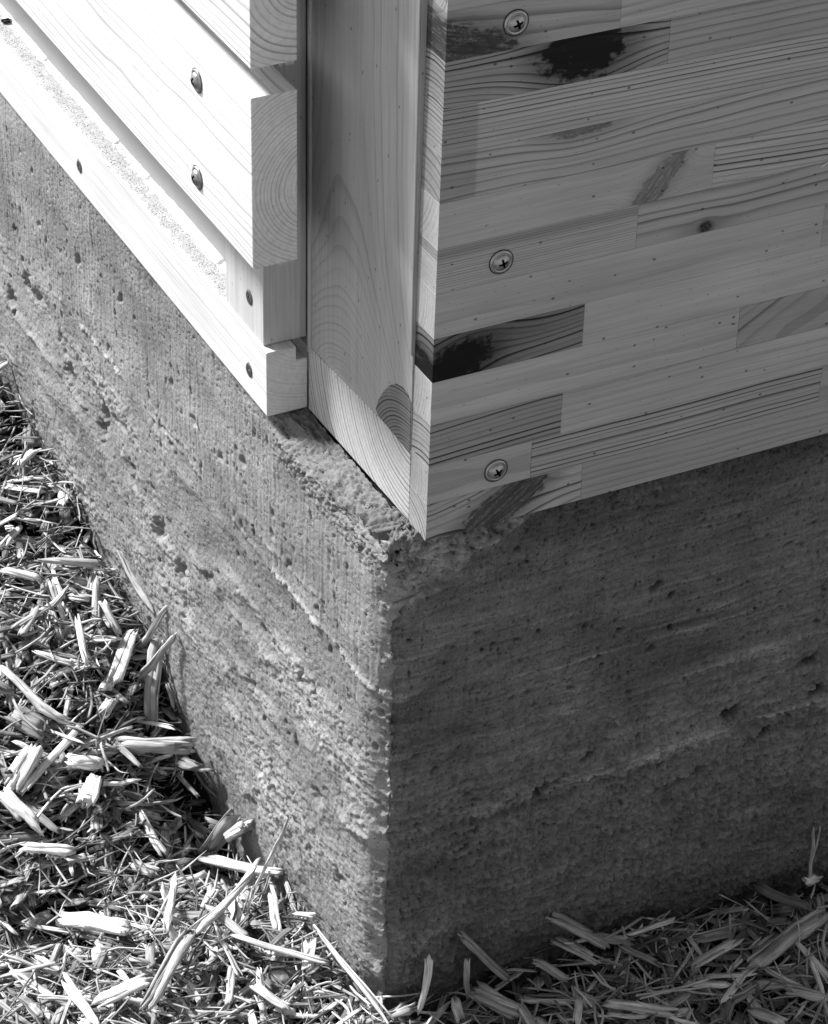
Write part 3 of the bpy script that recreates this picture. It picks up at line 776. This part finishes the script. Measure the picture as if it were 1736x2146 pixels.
# batten behind the boards
def batten(y0):
    o = box('batten', -.0030, .0272, y0, y0 + .0608, .0492, 2.2, WOOD, None, bev=.0005, axis='z')
    wood(o, tone=.50, seed=5.5 + y0, contrast=.10, rings=300, pith_y=.0, pith_z=-.06, wander=.003, specks=.5)
    return adopt(o, slat)
for y0 in (.1737, .8737, 1.5737, 2.2737): batten(y0)
# boards
bz = .1415; BH = .1145; GAP = .0185
n_b = 0
while bz < 2.1:
    o = box('board', -.0332, -.0034, .1193, YE, bz, bz + BH, WOOD, None, bev=.0007, axis='y')
    cy, cz, cx = (.1193 + YE) / 2, bz + BH / 2, -.0183
    if n_b == 0: pr = dict(pith_y=-.030, pith_z=-.008, rings=400, contrast=.26, seed=1.2, wander=.004, tone=.70)
    elif n_b == 1: pr = dict(pith_y=-.020, pith_z=.000 - .005, rings=230, contrast=.34, seed=6.6, wander=.004, tone=.70)
    else: pr = dict(pith_y=random.uniform(-.03, .03), pith_z=random.uniform(-.06, .06), rings=300, contrast=.3, seed=random.uniform(0, 30), wander=.004, tone=.66)
    wood(o, specks=.30, rough_sawn=1.0, **pr)
    adopt(o, slat)
    if n_b < 3:
        g_ = np.random.default_rng(60 + n_b); Vt, Ft = [], []; m0 = 0
        for q in range(46):
            xx_ = g_.uniform(-.0325, -.0040); ln = g_.uniform(.0006, .0026) * (1.6 if xx_ > -.016 else 1)
            V_, F_ = strand(g_, -ln / 2, ln / 2, 0, g_.uniform(.0002, .0006), 0, .00025, 2, (1, .2))
            V_ = V_ @ rot_mat(g_.uniform(-.6, .9), g_.uniform(-1.9, -.9), g_.uniform(-1, 1)).T + np.array([xx_, .1196 + g_.uniform(-.0002, .0006), bz + .0002 - ln * .25])
            Vt.append(V_); Ft.append(F_ + m0); m0 += len(V_)
        me_ = bpy.data.meshes.new('torn_fibres'); me_.from_pydata(np.concatenate(Vt).tolist(), [], np.concatenate(Ft).tolist())
        tf = link_mesh('torn_fibres', me_, SPLINT); tf['kind'] = 'stuff'; adopt(tf, slat)
    for y0 in (.2045, .9045, 1.6045):
        for dz_ in (.0215, .0895):
            screw(WSCREW, 'screw', (-.0334, y0 + (.0 if dz_ < .05 else -.003), bz + dz_), (-1, 0, 0), random.uniform(0, 1.5), slat)
    bz += BH + GAP; n_b += 1
# sheet standing in the rebate of the rail between battens
for ya, yb in ((.2350, .8732), (.9350, 1.5732)):
    o = box('infill_sheet', .0166, .0215, ya, yb, .0392, 2.2, INFILL, None, bev=.0004, axis='y'); adopt(o, slat)
o = box('inner_lining', .029, .038, .164, YE, .040, 2.2, INFILL, None, bev=.0, axis='y'); adopt(o, slat)
# ragged bead of sealant along the foot of the sheet
def bead():
    bm = bmesh.new(); g = np.random.default_rng(4)
    ys = np.arange(.2352, .8728, .0016); rows = []
    nz = np.cumsum(np.convolve(g.normal(0, 1, len(ys)), np.ones(4) / 4, 'same') * 1.4); nz = (nz - np.convolve(nz, np.ones(25) / 25, 'same')) / 3.0
    w = 0.0042 + 0.0016 * np.clip(nz, -1.6, 1.8) + 0.0035 * (ys < .42) * np.clip((.42 - ys) / .1, 0, 1)
    w = w * np.where(np.sin(ys * 37 + 1.0) + .5 * np.sin(ys * 91) > -.55, 1, .30)
    for y, wi in zip(ys, w):
        wi = max(.0006, min(.0095, wi)); hh = 0.0004 + wi * .22
        rows.append([bm.verts.new(p) for p in ((.0166, y, .0490 + hh * 1.7), (.0166 - wi * .45, y + g.normal(0, .0002), .0490 + hh), (.0166 - wi, y, .04885))])
    for i in range(len(rows) - 1):
        for j in range(2): bm.faces.new((rows[i][j], rows[i][j + 1], rows[i + 1][j + 1], rows[i + 1][j]))
    me = bpy.data.meshes.new('sealant_bead'); bm.to_mesh(me); bm.free()
    return adopt(link_mesh('sealant_bead', me, SEAL), slat)
bead()
# grit lying on the rail
def dust_film():
    bm = bmesh.new(); g = np.random.default_rng(14)
    ys = np.arange(.2352, .8725, .0011); rows = []
    e0 = np.convolve(g.normal(0, 1, len(ys) + 40), np.ones(9) / 3, 'same')[20:-20]; e1 = np.convolve(g.normal(0, 1, len(ys) + 40), np.ones(7) / 2.6, 'same')[20:-20]
    for i, y in enumerate(ys):
        a = -.0044; b = .0125 + .0006 * e1[i]
        rows.append([bm.verts.new((a + (b - a) * t + g.normal(0, .0001), y, .04892 + (.00012 if 0 < t < 1 else 0) * g.uniform(.4, 1.6))) for t in (0, .12, .3, .5, .7, .88, 1)])
    for i in range(len(rows) - 1):
        for j in range(6): bm.faces.new((rows[i][j], rows[i][j + 1], rows[i + 1][j + 1], rows[i + 1][j]))
    me = bpy.data.meshes.new('dust_film'); bm.to_mesh(me); bm.free()
    at = me.attributes.new('cov', 'FLOAT', 'POINT'); at.data.foreach_set('value', np.tile(np.array([0.05, .60, .78, .82, .78, .66, .25], dtype=np.float32), len(ys)))
    return adopt(link_mesh('dust_film', me, FILM), slat)
dust_film()
def grit():
    g = np.random.default_rng(8); V = []; F = []
    for i in range(7000):
        y = .236 + .62 * g.random(); x = np.clip(g.normal(.0040, .0040), -.0042, .0145); r = .00022 + .00050 * g.random() ** 3
        b = len(V); a = g.uniform(0, 6.28)
        for k in range(3):
            V.append((x + r * math.cos(a + 2.1 * k), y + 1.5 * r * math.sin(a + 2.1 * k), .04875))
        V.append((x, y, .04885 + r * 1.0))
        F += [(b, b + 1, b + 3), (b + 1, b + 2, b + 3), (b + 2, b, b + 3)]
    me = bpy.data.meshes.new('grit'); me.from_pydata(V, [], F)
    o = link_mesh('sawdust_grit', me, GRIME); o['kind'] = 'stuff'
    return adopt(o, slat)
grit()
# countersunk screws, each with its ragged hole
def sunk(p, spin):
    bm = bmesh.new(); g = random.Random(int(p[1] * 1000)); n = 22
    ro = [bm.verts.new((0, (.0046 + g.uniform(-.0003, .0005)) * math.cos(2 * math.pi * i / n), (.0050 + g.uniform(-.0004, .0012)) * math.sin(2 * math.pi * i / n))) for i in range(n)]
    ri = [bm.verts.new((-.0003, .0042 * math.cos(2 * math.pi * i / n), .0042 * math.sin(2 * math.pi * i / n))) for i in range(n)]
    for v in ro: v.co.x = -.00005
    for i in range(n): bm.faces.new((ro[i], ro[(i + 1) % n], ri[(i + 1) % n], ri[i]))
    me = bpy.data.meshes.new('crushed_rim'); bm.to_mesh(me); bm.free()
    o = link_mesh('crushed_rim', me, GRIME); o.location = p
    bpy.context.view_layer.update(); adopt(o, slat)
    screw(FSCREW, 'screw', (p[0] - .0005, p[1], p[2]), (-1, 0, 0), spin, slat)
sunk((-.0051, .1932, .0207), .5); sunk((-.0051, .5047, .0209), .2); sunk((-.0033, .1955, .0741), .9)

# ------------------------------------------------------------------ mulch
def chip_geo(g, L, W, Tk, n=3, NL=5, curve=0.05, ragged=0.10, kink=None):
    """a splinter of torn wood: parallel fibre bundles of unequal length, bent and kinked together"""
    Vs, Fs, tn = [], [], []; n0 = 0
    cuts = np.sort(g.uniform(0, 1, n - 1)) if n > 1 else np.array([])
    cuts = .7 * cuts + .3 * np.arange(1, n) / n if n > 1 else cuts
    ed = np.concatenate([[0], cuts, [1]])
    skew = g.normal(0, .10)
    for i in range(n):
        yc = (ed[i] + ed[i + 1]) / 2 - .5; w = (ed[i + 1] - ed[i]) * W * 1.30
        a = g.exponential(ragged) * L * .8; b = g.exponential(ragged) * L * .8
        a = min(a, .4 * L); b = min(b, .4 * L)
        a += max(0, skew * yc * L * .8); b += max(0, -skew * yc * L * .8)
        zc = g.normal(0, Tk * .10); t = Tk * g.uniform(.75, 1.1) * (1 - .5 * abs(yc))
        tip = (g.uniform(.12, .9), g.uniform(.12, .9))
        V, F = strand(g, -L / 2 + a, L / 2 - b, yc * W, w, zc, t, NL, tip)
        fan = g.normal(0, .035)
        V[:, 1] += fan * V[:, 0] + g.normal(0, .03) * W * np.sin(V[:, 0] / L * 9 + g.uniform(0, 6)); V[:, 2] += g.normal(0, .025) * V[:, 0]
        Vs.append(V); Fs.append(F + n0); n0 += len(V); tn.append(np.full(len(V), g.uniform(.82, 1.12)))
    V = np.concatenate(Vs); F = np.concatenate(Fs); loc = V.copy()
    xx = V[:, 0].copy(); c1, c2 = g.normal(0, curve, 2)
    V[:, 2] += c1 * (xx / L) ** 2 * L; V[:, 1] += c2 * (xx / L) ** 2 * L
    ph = g.uniform(0, 6.28, 4); am = g.uniform(.3, 1.0, 2) * .012 * L
    V[:, 1] += am[0] * (np.sin(xx / L * 7 + ph[0]) + .5 * np.sin(xx / L * 15 + ph[1])); V[:, 2] += am[1] * (np.sin(xx / L * 6 + ph[2]) + .5 * np.sin(xx / L * 13 + ph[3]))
    xk = g.uniform(-.3, .3) * L; k1 = g.normal(0, curve * 1.6) if kink is None else kink
    V[:, 1] += k1 * np.maximum(xx - xk, 0); V[:, 2] += g.normal(0, curve) * np.maximum(xx - xk, 0)
    tw = g.normal(0, .35) * xx / L
    y_, z_ = V[:, 1].copy(), V[:, 2].copy()
    V[:, 1] = y_ * np.cos(tw) - z_ * np.sin(tw); V[:, 2] = y_ * np.sin(tw) + z_ * np.cos(tw)
    chip_geo.tone = np.concatenate(tn)
    return V, F, loc
def blocked(p, m=0.0015):
    """points inside the foundation"""
    return bool(np.any((p[:, 0] > -m) & (p[:, 1] > -m)))
def in_view(x, y):
    """rough footprint of the bed that the photograph shows"""
    zc = -.37
    w = np.array([x + 0.61865853, y + 1.23788642, zc - 0.98780083]); q = np.array(RT) @ w
    u = .5 + 5850 / 1736 * q[0] / q[2]; v = .5 + 5850 / 2146 * q[1] / q[2]
    return u, v
def mesh_from(name, V, F, loc, tone):
    me = bpy.data.meshes.new(name)
    me.vertices.add(len(V)); me.vertices.foreach_set('co', V.astype(np.float32).reshape(-1))
    me.loops.add(F.size); me.loops.foreach_set('vertex_index', F.reshape(-1).astype(np.int32))
    me.polygons.add(len(F)); me.polygons.foreach_set('loop_start', np.arange(0, F.size, 3, dtype=np.int32)); me.polygons.foreach_set('loop_total', np.full(len(F), 3, dtype=np.int32))
    me.update(calc_edges=True)
    a = me.attributes.new('loc', 'FLOAT_VECTOR', 'POINT'); a.data.foreach_set('vector', loc.astype(np.float32).reshape(-1))
    a = me.attributes.new('tone', 'FLOAT', 'POINT'); a.data.foreach_set('value', tone.astype(np.float32).reshape(-1))
    me.materials.append(CHIP)
    return me
gm = np.random.default_rng(77)
def rtone(g, lo=.16, hi=.72):
    t = lo + (hi - lo) * g.random() ** 1.1
    if g.random() < .19: t *= .35
    return t
def build_mulch():
    # prototypes for the uncountable small stuff
    prot = []
    for i in range(90):
        k = i % 3
        if k == 0: q = chip_geo(gm, gm.uniform(.016, .050), gm.uniform(.0020, .0054), gm.uniform(.0008, .0018), 2, 5, .06)
        elif k == 1:
            w_ = gm.uniform(.0003, .0013); q = chip_geo(gm, gm.uniform(.018, .055), w_, w_ * .8, 1, 6, .16)
        else: q = chip_geo(gm, gm.uniform(.012, .032), gm.uniform(.0036, .0080), gm.uniform(.0008, .0022), 3, 4, .05)
        prot.append(q + (chip_geo.tone,))
    Vs, Fs, Ls, Ts = [], [], [], []; n0 = 0; cnt = 0
    tries = 0
    while cnt < 15500 and tries < 110000:
        tries += 1
        x = gm.uniform(-.62, .62); y = gm.uniform(-.50, 1.05)
        u, v = in_view(x, y)
        inside = -.12 < u < 1.12 and -.1 < v < 1.12
        if not inside and gm.random() < .62: continue
        if x > -.001 and y > -.001: continue
        V, F, loc, tn = prot[gm.integers(len(prot))]
        R = rot_mat(gm.uniform(0, 6.28), gm.normal(0, .20), gm.uniform(-.6, .6))
        s_ = gm.uniform(.75, 1.25)
        top = float(ground_top(x, y))
        z = top - .034 * gm.random() ** .75 + .001
        P = (V * s_) @ R.T + np.array([x, y, z])
        if blocked(P): continue
        off = gm.uniform(0, 9, 3)
        Vs.append(P); Fs.append(F + n0); Ls.append(loc + off); Ts.append(tn * rtone(gm)); n0 += len(V); cnt += 1
    strands = [chip_geo(gm, gm.uniform(.018, .062), gm.uniform(.0006, .0017), gm.uniform(.0005, .0010), 1, 6, .15) + (chip_geo.tone,) for _ in range(60)]
    cnt = 0
    while cnt < 1300:
        x = gm.uniform(-.40, .45); y = gm.uniform(-.28, .95)
        u, v = in_view(x, y)
        if not (-.05 < u < 1.05 and -.05 < v < 1.06) or (x > -.002 and y > -.002): continue
        V, F, loc, tn = strands[gm.integers(60)]
        P = V @ rot_mat(gm.uniform(0, 6.28), gm.normal(0, .22), gm.uniform(-.8, .8)).T + np.array([x, y, float(ground_top(x, y)) + gm.uniform(-.006, .006)])
        if blocked(P): continue
        Vs.append(P); Fs.append(F + n0); Ls.append(loc + gm.uniform(0, 9, 3)); Ts.append(tn * rtone(gm, .2, .72)); n0 += len(V); cnt += 1
    fines = [chip_geo(gm, gm.uniform(.003, .012), gm.uniform(.0005, .0018), gm.uniform(.0004, .0009), 1, 2, .05) + (chip_geo.tone,) for _ in range(50)]
    cnt = 0
    while cnt < 4200:
        x = gm.uniform(-.40, .45); y = gm.uniform(-.28, .95)
        u, v = in_view(x, y)
        if not (-.05 < u < 1.05 and -.05 < v < 1.06) or (x > -.002 and y > -.002): continue
        V, F, loc, tn = fines[gm.integers(50)]
        P = V @ rot_mat(gm.uniform(0, 6.28), gm.normal(0, .4), gm.uniform(-.8, .8)).T + np.array([x, y, float(ground_top(x, y)) - .014 * gm.random()])
        Vs.append(P); Fs.append(F + n0); Ls.append(loc + gm.uniform(0, 9, 3)); Ts.append(tn * rtone(gm, .10, .6)); n0 += len(V); cnt += 1
    me = mesh_from('wood_mulch', np.concatenate(Vs), np.concatenate(Fs), np.concatenate(Ls), np.concatenate(Ts))
    o = link_mesh('wood_mulch', me, CHIP); o['kind'] = 'stuff'
    o['label'] = 'loose bed of shredded pale wood splinters around the concrete'
build_mulch()

def add_chip(P, L, W, Tk, R, tone, label, curve=.05, ragged=.08, check=True, seed=None, kink=None):
    g = gm if seed is None else np.random.default_rng(seed)
    n = max(2, min(4, int(round(W / .0032))))
    V, F, loc = chip_geo(g, L, W, Tk, n, 6, curve, ragged, kink); tn = chip_geo.tone
    if Tk > .0042:                                    # a thick piece: two layers of fibre bundles
        V2, F2, l2 = chip_geo(np.random.default_rng(int(L * 1e6)), L * .96, W * .9, Tk * .8, n, 6, curve * .3, ragged * .6, kink)
        V2 = V2 - np.array([0, 0, Tk * .45]); F = np.concatenate([F, F2 + len(V)]); V = np.concatenate([V, V2]); loc = np.concatenate([loc, l2 + .3]); tn = np.concatenate([tn, chip_geo.tone * .92])
    V = V @ R.T
    if check and blocked(V + P): return None
    me = mesh_from('wood_chip', V, F, loc + g.uniform(0, 9, 3), np.minimum(tn * tone, .88))
    o = link_mesh('wood_chip', me, CHIP); o.location = P
    o['label'] = label; o['category'] = 'wood chip'; o['group'] = 'larger wood chips strewn over the mulch bed'
    return o
SPECIAL = [
 ((-0.0672,0.3096,-0.3587),(-0.0134,0.2883,-0.3650),0.0115,0.0070,0.50,'thick weathered block chip bridging the dark hole beside the wall'),
 ((-0.0030,0.3845,-0.3283),(-0.0333,0.3326,-0.3785),0.0105,0.0030,0.42,'long flat board splinter standing in the dark gap along the wall'),
 ((-0.0150,0.4070,-0.3355),(-0.0551,0.3513,-0.3353),0.0105,0.0030,0.80,'bright white bark-shaped chip left of the long flat splinter'),
 ((-0.1325,0.3840,-0.3180),(-0.1036,0.3240,-0.3427),0.0060,0.0030,0.80,'bright kinked stick at the left edge'),
 ((-0.1075,0.4171,-0.3122),(-0.0508,0.4358,-0.3080),0.0042,0.0025,0.55,'curved grey stick above the bright kinked stick'),
 ((-0.0273,0.3702,-0.3553),(-0.0030,0.3396,-0.2973),0.0045,0.0030,0.50,'slim stick leaning towards the concrete over the dark gap'),
 ((-0.0149,0.3970,-0.3502),(-0.0030,0.3611,-0.2901),0.0042,0.0030,0.55,'upper of two parallel slim sticks leaning to the concrete'),
 ((-0.0030,0.4629,-0.2985),(-0.0030,0.3870,-0.3121),0.0048,0.0030,0.40,'long lath lying tight along the foot of the concrete'),
 ((-0.0895,0.3225,-0.3428),(-0.1523,0.2891,-0.3629),0.0050,0.0030,0.62,'long pale stick lying diagonally below the thick chip'),
 ((-0.1111,0.2974,-0.3520),(-0.0881,0.2899,-0.3580),0.0090,0.0050,0.82,'short bright split chip with grooves below the thick block'),
 ((-0.1571,0.2952,-0.3606),(-0.1307,0.3140,-0.3453),0.0150,0.0060,0.72,'wide fuzzy pale chunk near the left edge'),
 ((-0.0274,0.4537,-0.3137),(-0.0465,0.4031,-0.3219),0.0050,0.0020,0.46,'upright flat grey chip near the wall foot'),
 ((-0.0326,0.4265,-0.3154),(-0.0289,0.3987,-0.3334),0.0050,0.0030,0.80,'bright narrow chip beside the upright grey chip'),
 ((-0.0606,0.4103,-0.3117),(-0.0684,0.3641,-0.3258),0.0042,0.0025,0.78,'bright thin chip crossing the middle of the left mulch'),
 ((-0.0210,0.3081,-0.3945),(-0.0094,0.2662,-0.3758),0.0080,0.0020,0.28,'dark triangular chip in the shaded hollow by the wall'),
 ((-0.1659,0.2944,-0.3604),(-0.1567,0.2660,-0.3695),0.0090,0.0040,0.70,'broad pale chip at the left edge under the fuzzy chunk'),
 ((-0.1155,0.2607,-0.3648),(-0.0941,0.2842,-0.3622),0.0085,0.0040,0.74,'stubby bright chip below the grooved chip'),
 ((-0.1349,0.3535,-0.3395),(-0.1168,0.3283,-0.3466),0.0200,0.0030,0.30,'wide flat grey sheet of bark at the left edge'),
 ((-0.0978,0.4757,-0.2989),(-0.0731,0.4565,-0.3016),0.0060,0.0030,0.72,'bright straight chip near the top of the mulch'),
 ((-0.0657,0.4806,-0.3002),(-0.0172,0.4640,-0.3129),0.0055,0.0030,0.55,'long pale splinter running towards the wall near the top'),
 ((-0.1592,0.1866,-0.3969),(-0.1344,0.1198,-0.3625),0.0115,0.0050,0.84,'brightest split chip in the lower left mulch'),
 ((-0.1801,0.0649,-0.3647),(-0.1402,0.0614,-0.3583),0.0105,0.0040,0.72,'broad grooved chip near the bottom edge'),
 ((-0.0742,0.1789,-0.3823),(-0.1146,0.1029,-0.3571),0.0045,0.0030,0.60,'ragged stick standing behind the long diagonal splinter'),
 ((-0.0141,0.1565,-0.3755),(-0.1022,0.0858,-0.3541),0.0042,0.0030,0.66,'long thin splinter pointing up at the sunlit concrete foot'),
 ((-0.0972,0.0915,-0.3565),(-0.1560,0.0387,-0.3546),0.0090,0.0040,0.46,'frayed grey splinter bundle at the lower end of the long thin splinter'),
 ((-0.0030,0.2321,-0.3904),(-0.0281,0.2382,-0.4307),0.0130,0.0016,0.30,'flat dark chip like a leaf by the wall foot'),
 ((-0.0051,0.2300,-0.4091),(-0.0030,0.2031,-0.3769),0.0120,0.0060,0.62,'small pale square block at the wall foot'),
 ((-0.0305,0.2300,-0.4267),(-0.0080,0.1431,-0.3805),0.0095,0.0040,0.66,'long shredded chip lying below the leaf shaped chip'),
 ((-0.0152,0.0643,-0.3593),(-0.0090,-0.0359,-0.3650),0.0032,0.0020,0.66,'long pale straw running along the bottom of the concrete corner'),
 ((-0.0359,0.1366,-0.3827),(-0.0030,0.1288,-0.3171),0.0024,0.0016,0.55,'thin straw leaning up against the concrete'),
 ((-0.1663,0.2476,-0.3769),(-0.1310,0.2278,-0.3788),0.0075,0.0040,0.74,'pale block chip at the left of the lower mulch'),
 ((-0.0683,0.0826,-0.3649),(-0.0180,0.0271,-0.3641),0.0042,0.0020,0.58,'long flat ribbon splinter crossing towards the corner'),
 ((-0.0731,0.1217,-0.3670),(-0.0615,0.0776,-0.3656),0.0055,0.0030,0.48,'grey splinter joining the flat ribbon splinter'),
 ((-0.1904,0.1038,-0.3694),(-0.1892,0.0405,-0.3576),0.0060,0.0030,0.82,'bright forked chip at the bottom left'),
 ((-0.1657,0.2946,-0.3583),(-0.1496,0.2501,-0.3715),0.0080,0.0040,0.66,'broad smooth pale strip at the left of the lower mulch'),
 ((-0.1114,0.2581,-0.3655),(-0.0955,0.2795,-0.3593),0.0110,0.0040,0.74,'upright blunt pale chip at the top of the lower mulch'),
 ((-0.0767,0.0387,-0.3657),(-0.0651,-0.0021,-0.3630),0.0060,0.0030,0.56,'slanted grey chip near the bottom middle'),
 ((-0.0234,0.0861,-0.3633),(-0.0112,0.0730,-0.3594),0.0034,0.0020,0.62,'short bent end of the long pale straw'),
 ((0.0617,-0.0030,-0.3411),(0.0978,-0.0149,-0.3877),0.0085,0.0030,0.34,'curved dark fibre bundle against the shaded concrete foot'),
 ((0.1289,-0.0030,-0.3475),(0.1686,-0.0280,-0.3729),0.0085,0.0040,0.30,'rough dark chip leaning on the shaded concrete'),
 ((0.1348,-0.0051,-0.3698),(0.1564,-0.0363,-0.3769),0.0085,0.0020,0.44,'smooth pointed chip below the rough leaning chip'),
 ((0.0666,-0.0129,-0.3846),(0.0855,-0.0516,-0.3832),0.0125,0.0050,0.56,'fat striped chip in the shade near the corner'),
 ((0.2510,-0.0840,-0.3762),(0.3322,-0.0572,-0.3784),0.0095,0.0060,0.46,'thick log shaped chip at the right edge'),
 ((0.1323,-0.0807,-0.3654),(0.1746,-0.1062,-0.3694),0.0065,0.0030,0.52,'long flat chip at the bottom of the shaded mulch'),
 ((0.1144,-0.0115,-0.3779),(0.1297,-0.0381,-0.3805),0.0055,0.0030,0.50,'slim pointed chip right of the fat striped chip'),
 ((0.1814,-0.0288,-0.3686),(0.2213,-0.0278,-0.3688),0.0028,0.0020,0.60,'thin light splinter in front of the shaded concrete'),
 ((0.3343,-0.0273,-0.3255),(0.3474,-0.0123,-0.3912),0.0026,0.0020,0.50,'thin splinter upright against the concrete at the right edge'),
 ((0.0349,-0.0121,-0.3393),(0.0200,-0.0274,-0.3784),0.0042,0.0030,0.66,'pale spike standing upright at the foot of the corner'),
 ((0.2110,-0.0689,-0.3754),(0.2566,-0.0617,-0.3724),0.0070,0.0030,0.50,'straight flat chip in the middle of the shaded mulch'),
 ((0.2598,-0.1109,-0.3781),(0.2839,-0.1308,-0.3796),0.0090,0.0040,0.42,'broad grey chip low at the right edge'),
 ((0.1511,-0.0902,-0.3614),(0.2155,-0.0871,-0.3750),0.0022,0.0020,0.54,'long thin twig over the shaded mulch'),
 ((0.0621,-0.0129,-0.3542),(0.0632,-0.0168,-0.3901),0.0036,0.0020,0.46,'upright dark sliver beside the curved fibre bundle'),
 ((0.3379,-0.0195,-0.3863),(0.3528,-0.0162,-0.3877),0.0075,0.0040,0.62,'small light wedge chip at the right wall foot'),
 ((0.3024,-0.0069,-0.3854),(0.3257,-0.0420,-0.3886),0.0080,0.0030,0.20,'dark bark piece at the right wall foot'),
 ((0.1075,-0.0884,-0.3681),(0.1186,-0.0745,-0.3617),0.0050,0.0030,0.56,'short pale chip poking up at the bottom edge'),
 ((0.0465,-0.0276,-0.3735),(0.0461,-0.0400,-0.3859),0.0060,0.0030,0.60,'split pale stub at the bottom of the corner'),
 ((0.2278,-0.1210,-0.3763),(0.2406,-0.1434,-0.3749),0.0075,0.0040,0.50,'ragged chip at the bottom right'),
]
for i_, (a, b, W, Tk, tone, lab) in enumerate(SPECIAL):
    a = np.array(a); b = np.array(b); d = b - a; L = float(np.linalg.norm(d)); ex = d / L
    up = np.array([0, 0, 1.0]) if abs(ex[2]) < .8 else np.array([-.5, -1.0, .3])
    ey = np.cross(up, ex); ey /= np.linalg.norm(ey); ez = np.cross(ex, ey)
    P = (a + b) / 2
    if P[0] > -.006 and P[1] > .0: P[0] -= W * .4
    elif P[1] > -.006 and P[0] > 0: P[1] -= W * .4
    add_chip(P, L * 1.06, W, Tk, np.stack([ex, ey, ez], 1), tone, lab, curve=.02, ragged=.05, check=False, seed=500 + i_, kink=.35 if 'kinked' in lab else .03)
def describe(x, y, L, W, Tk, tone, yaw):
    t = 'bright cream' if tone > .62 else 'pale' if tone > .46 else 'greyish' if tone > .28 else 'dark'
    k = 'thin straight splinter' if W < .0032 else 'stubby torn chip' if L < .034 and W > .006 else 'broad split chip' if W > .0065 else 'slender flat chip'
    if x > .0 and y < 0: w = 'close under the shaded concrete' if y > -.05 else 'in the shaded bottom right'
    elif y > .50: w = 'high up the left edge'
    elif y > .30: w = 'beside the sunlit concrete foot' if x > -.06 else 'at the left middle'
    elif y > .15: w = 'around the dark hollow' if x > -.08 else 'at the lower left edge'
    else: w = 'in front of the concrete corner' if x > -.08 else 'along the bottom left'
    d = (math.degrees(yaw) % 180)
    o_ = 'lying along the slats' if 67 < d < 113 else 'lying across the slats' if d < 23 or d > 157 else 'pointing outward' if d < 67 else 'lying aslant'
    return '%s%s %s %s, %s' % ('long ' if L > .055 else 'short ' if L < .03 and 'stubby' not in k else '', t, k, o_, w)
n_ch = 0; tries = 0
while n_ch < 238 and tries < 6000:
    tries += 1
    x = gm.uniform(-.36, .42); y = gm.uniform(-.24, .80)
    if x > -.004 and y > -.004: continue
    u, v = in_view(x, y)
    if not (-.04 < u < 1.04 and -.03 < v < 1.05): continue
    k = gm.random()
    if k < .45: L, W, Tk, cv = gm.uniform(.026, .060), gm.uniform(.0030, .0058), gm.uniform(.0012, .0024), .05
    elif k < .72: L, W, Tk, cv = gm.uniform(.035, .080), gm.uniform(.0018, .0031), gm.uniform(.001, .002), .09
    else: L, W, Tk, cv = gm.uniform(.018, .042), gm.uniform(.0052, .0088), gm.uniform(.0010, .0026), .06
    z = float(ground_top(x, y)) + gm.uniform(-.004, .007)
    tone = rtone(gm, .30, .84); yaw = gm.uniform(0, 6.28)
    if add_chip(np.array((x, y, z)), L, W, Tk, rot_mat(yaw, gm.normal(0, .20), gm.uniform(-.5, .5)), tone, describe(x, y, L, W, Tk, tone, yaw), curve=cv): n_ch += 1

# chips that would share a description are told apart by their order from left to right
from collections import defaultdict
same = defaultdict(list)
for o in COL.objects:
    if o.get('category') == 'wood chip': same[o['label']].append(o)
for lab, obs in same.items():
    if len(obs) < 2: continue
    obs.sort(key=lambda q: in_view(q.location.x, q.location.y)[0])
    n = len(obs)
    words = ['left', 'right'] if n == 2 else ['left', 'middle', 'right'] if n == 3 else ['leftmost', 'second', 'third', 'fourth', 'fifth', 'sixth', 'seventh'][:n - 1] + ['rightmost']
    for q, w_ in zip(obs, words): q['label'] = lab + ', ' + w_
# a crumb of bark on the rail and a stray fibre caught on the panel
V, F, loc = chip_geo(np.random.default_rng(5), .0075, .0040, .0026, 3, 4, .03)
me = mesh_from('bark_crumb', V, F, loc, np.full(len(V), .03)); o = link_mesh('bark_crumb', me, CHIP)
o.location = (.0100, .7020, .0506); o.rotation_euler = (.1, 0, .2)
o['label'] = 'small black bark crumb on the dusty rail at the top left edge'; o['category'] = 'bark crumb'
V, F, loc = chip_geo(np.random.default_rng(6), .0095, .0005, .0004, 1, 5, .08)
me = mesh_from('stray_fibre', V, F, loc, np.full(len(V), .85)); o = link_mesh('stray_fibre', me, CHIP)
o.location = (.2930, -.0036, .2032); o.rotation_euler = (math.pi / 2, -.50, 0)
o['label'] = 'tiny white stray fibre caught on the panel near the right edge'; o['category'] = 'fibre'
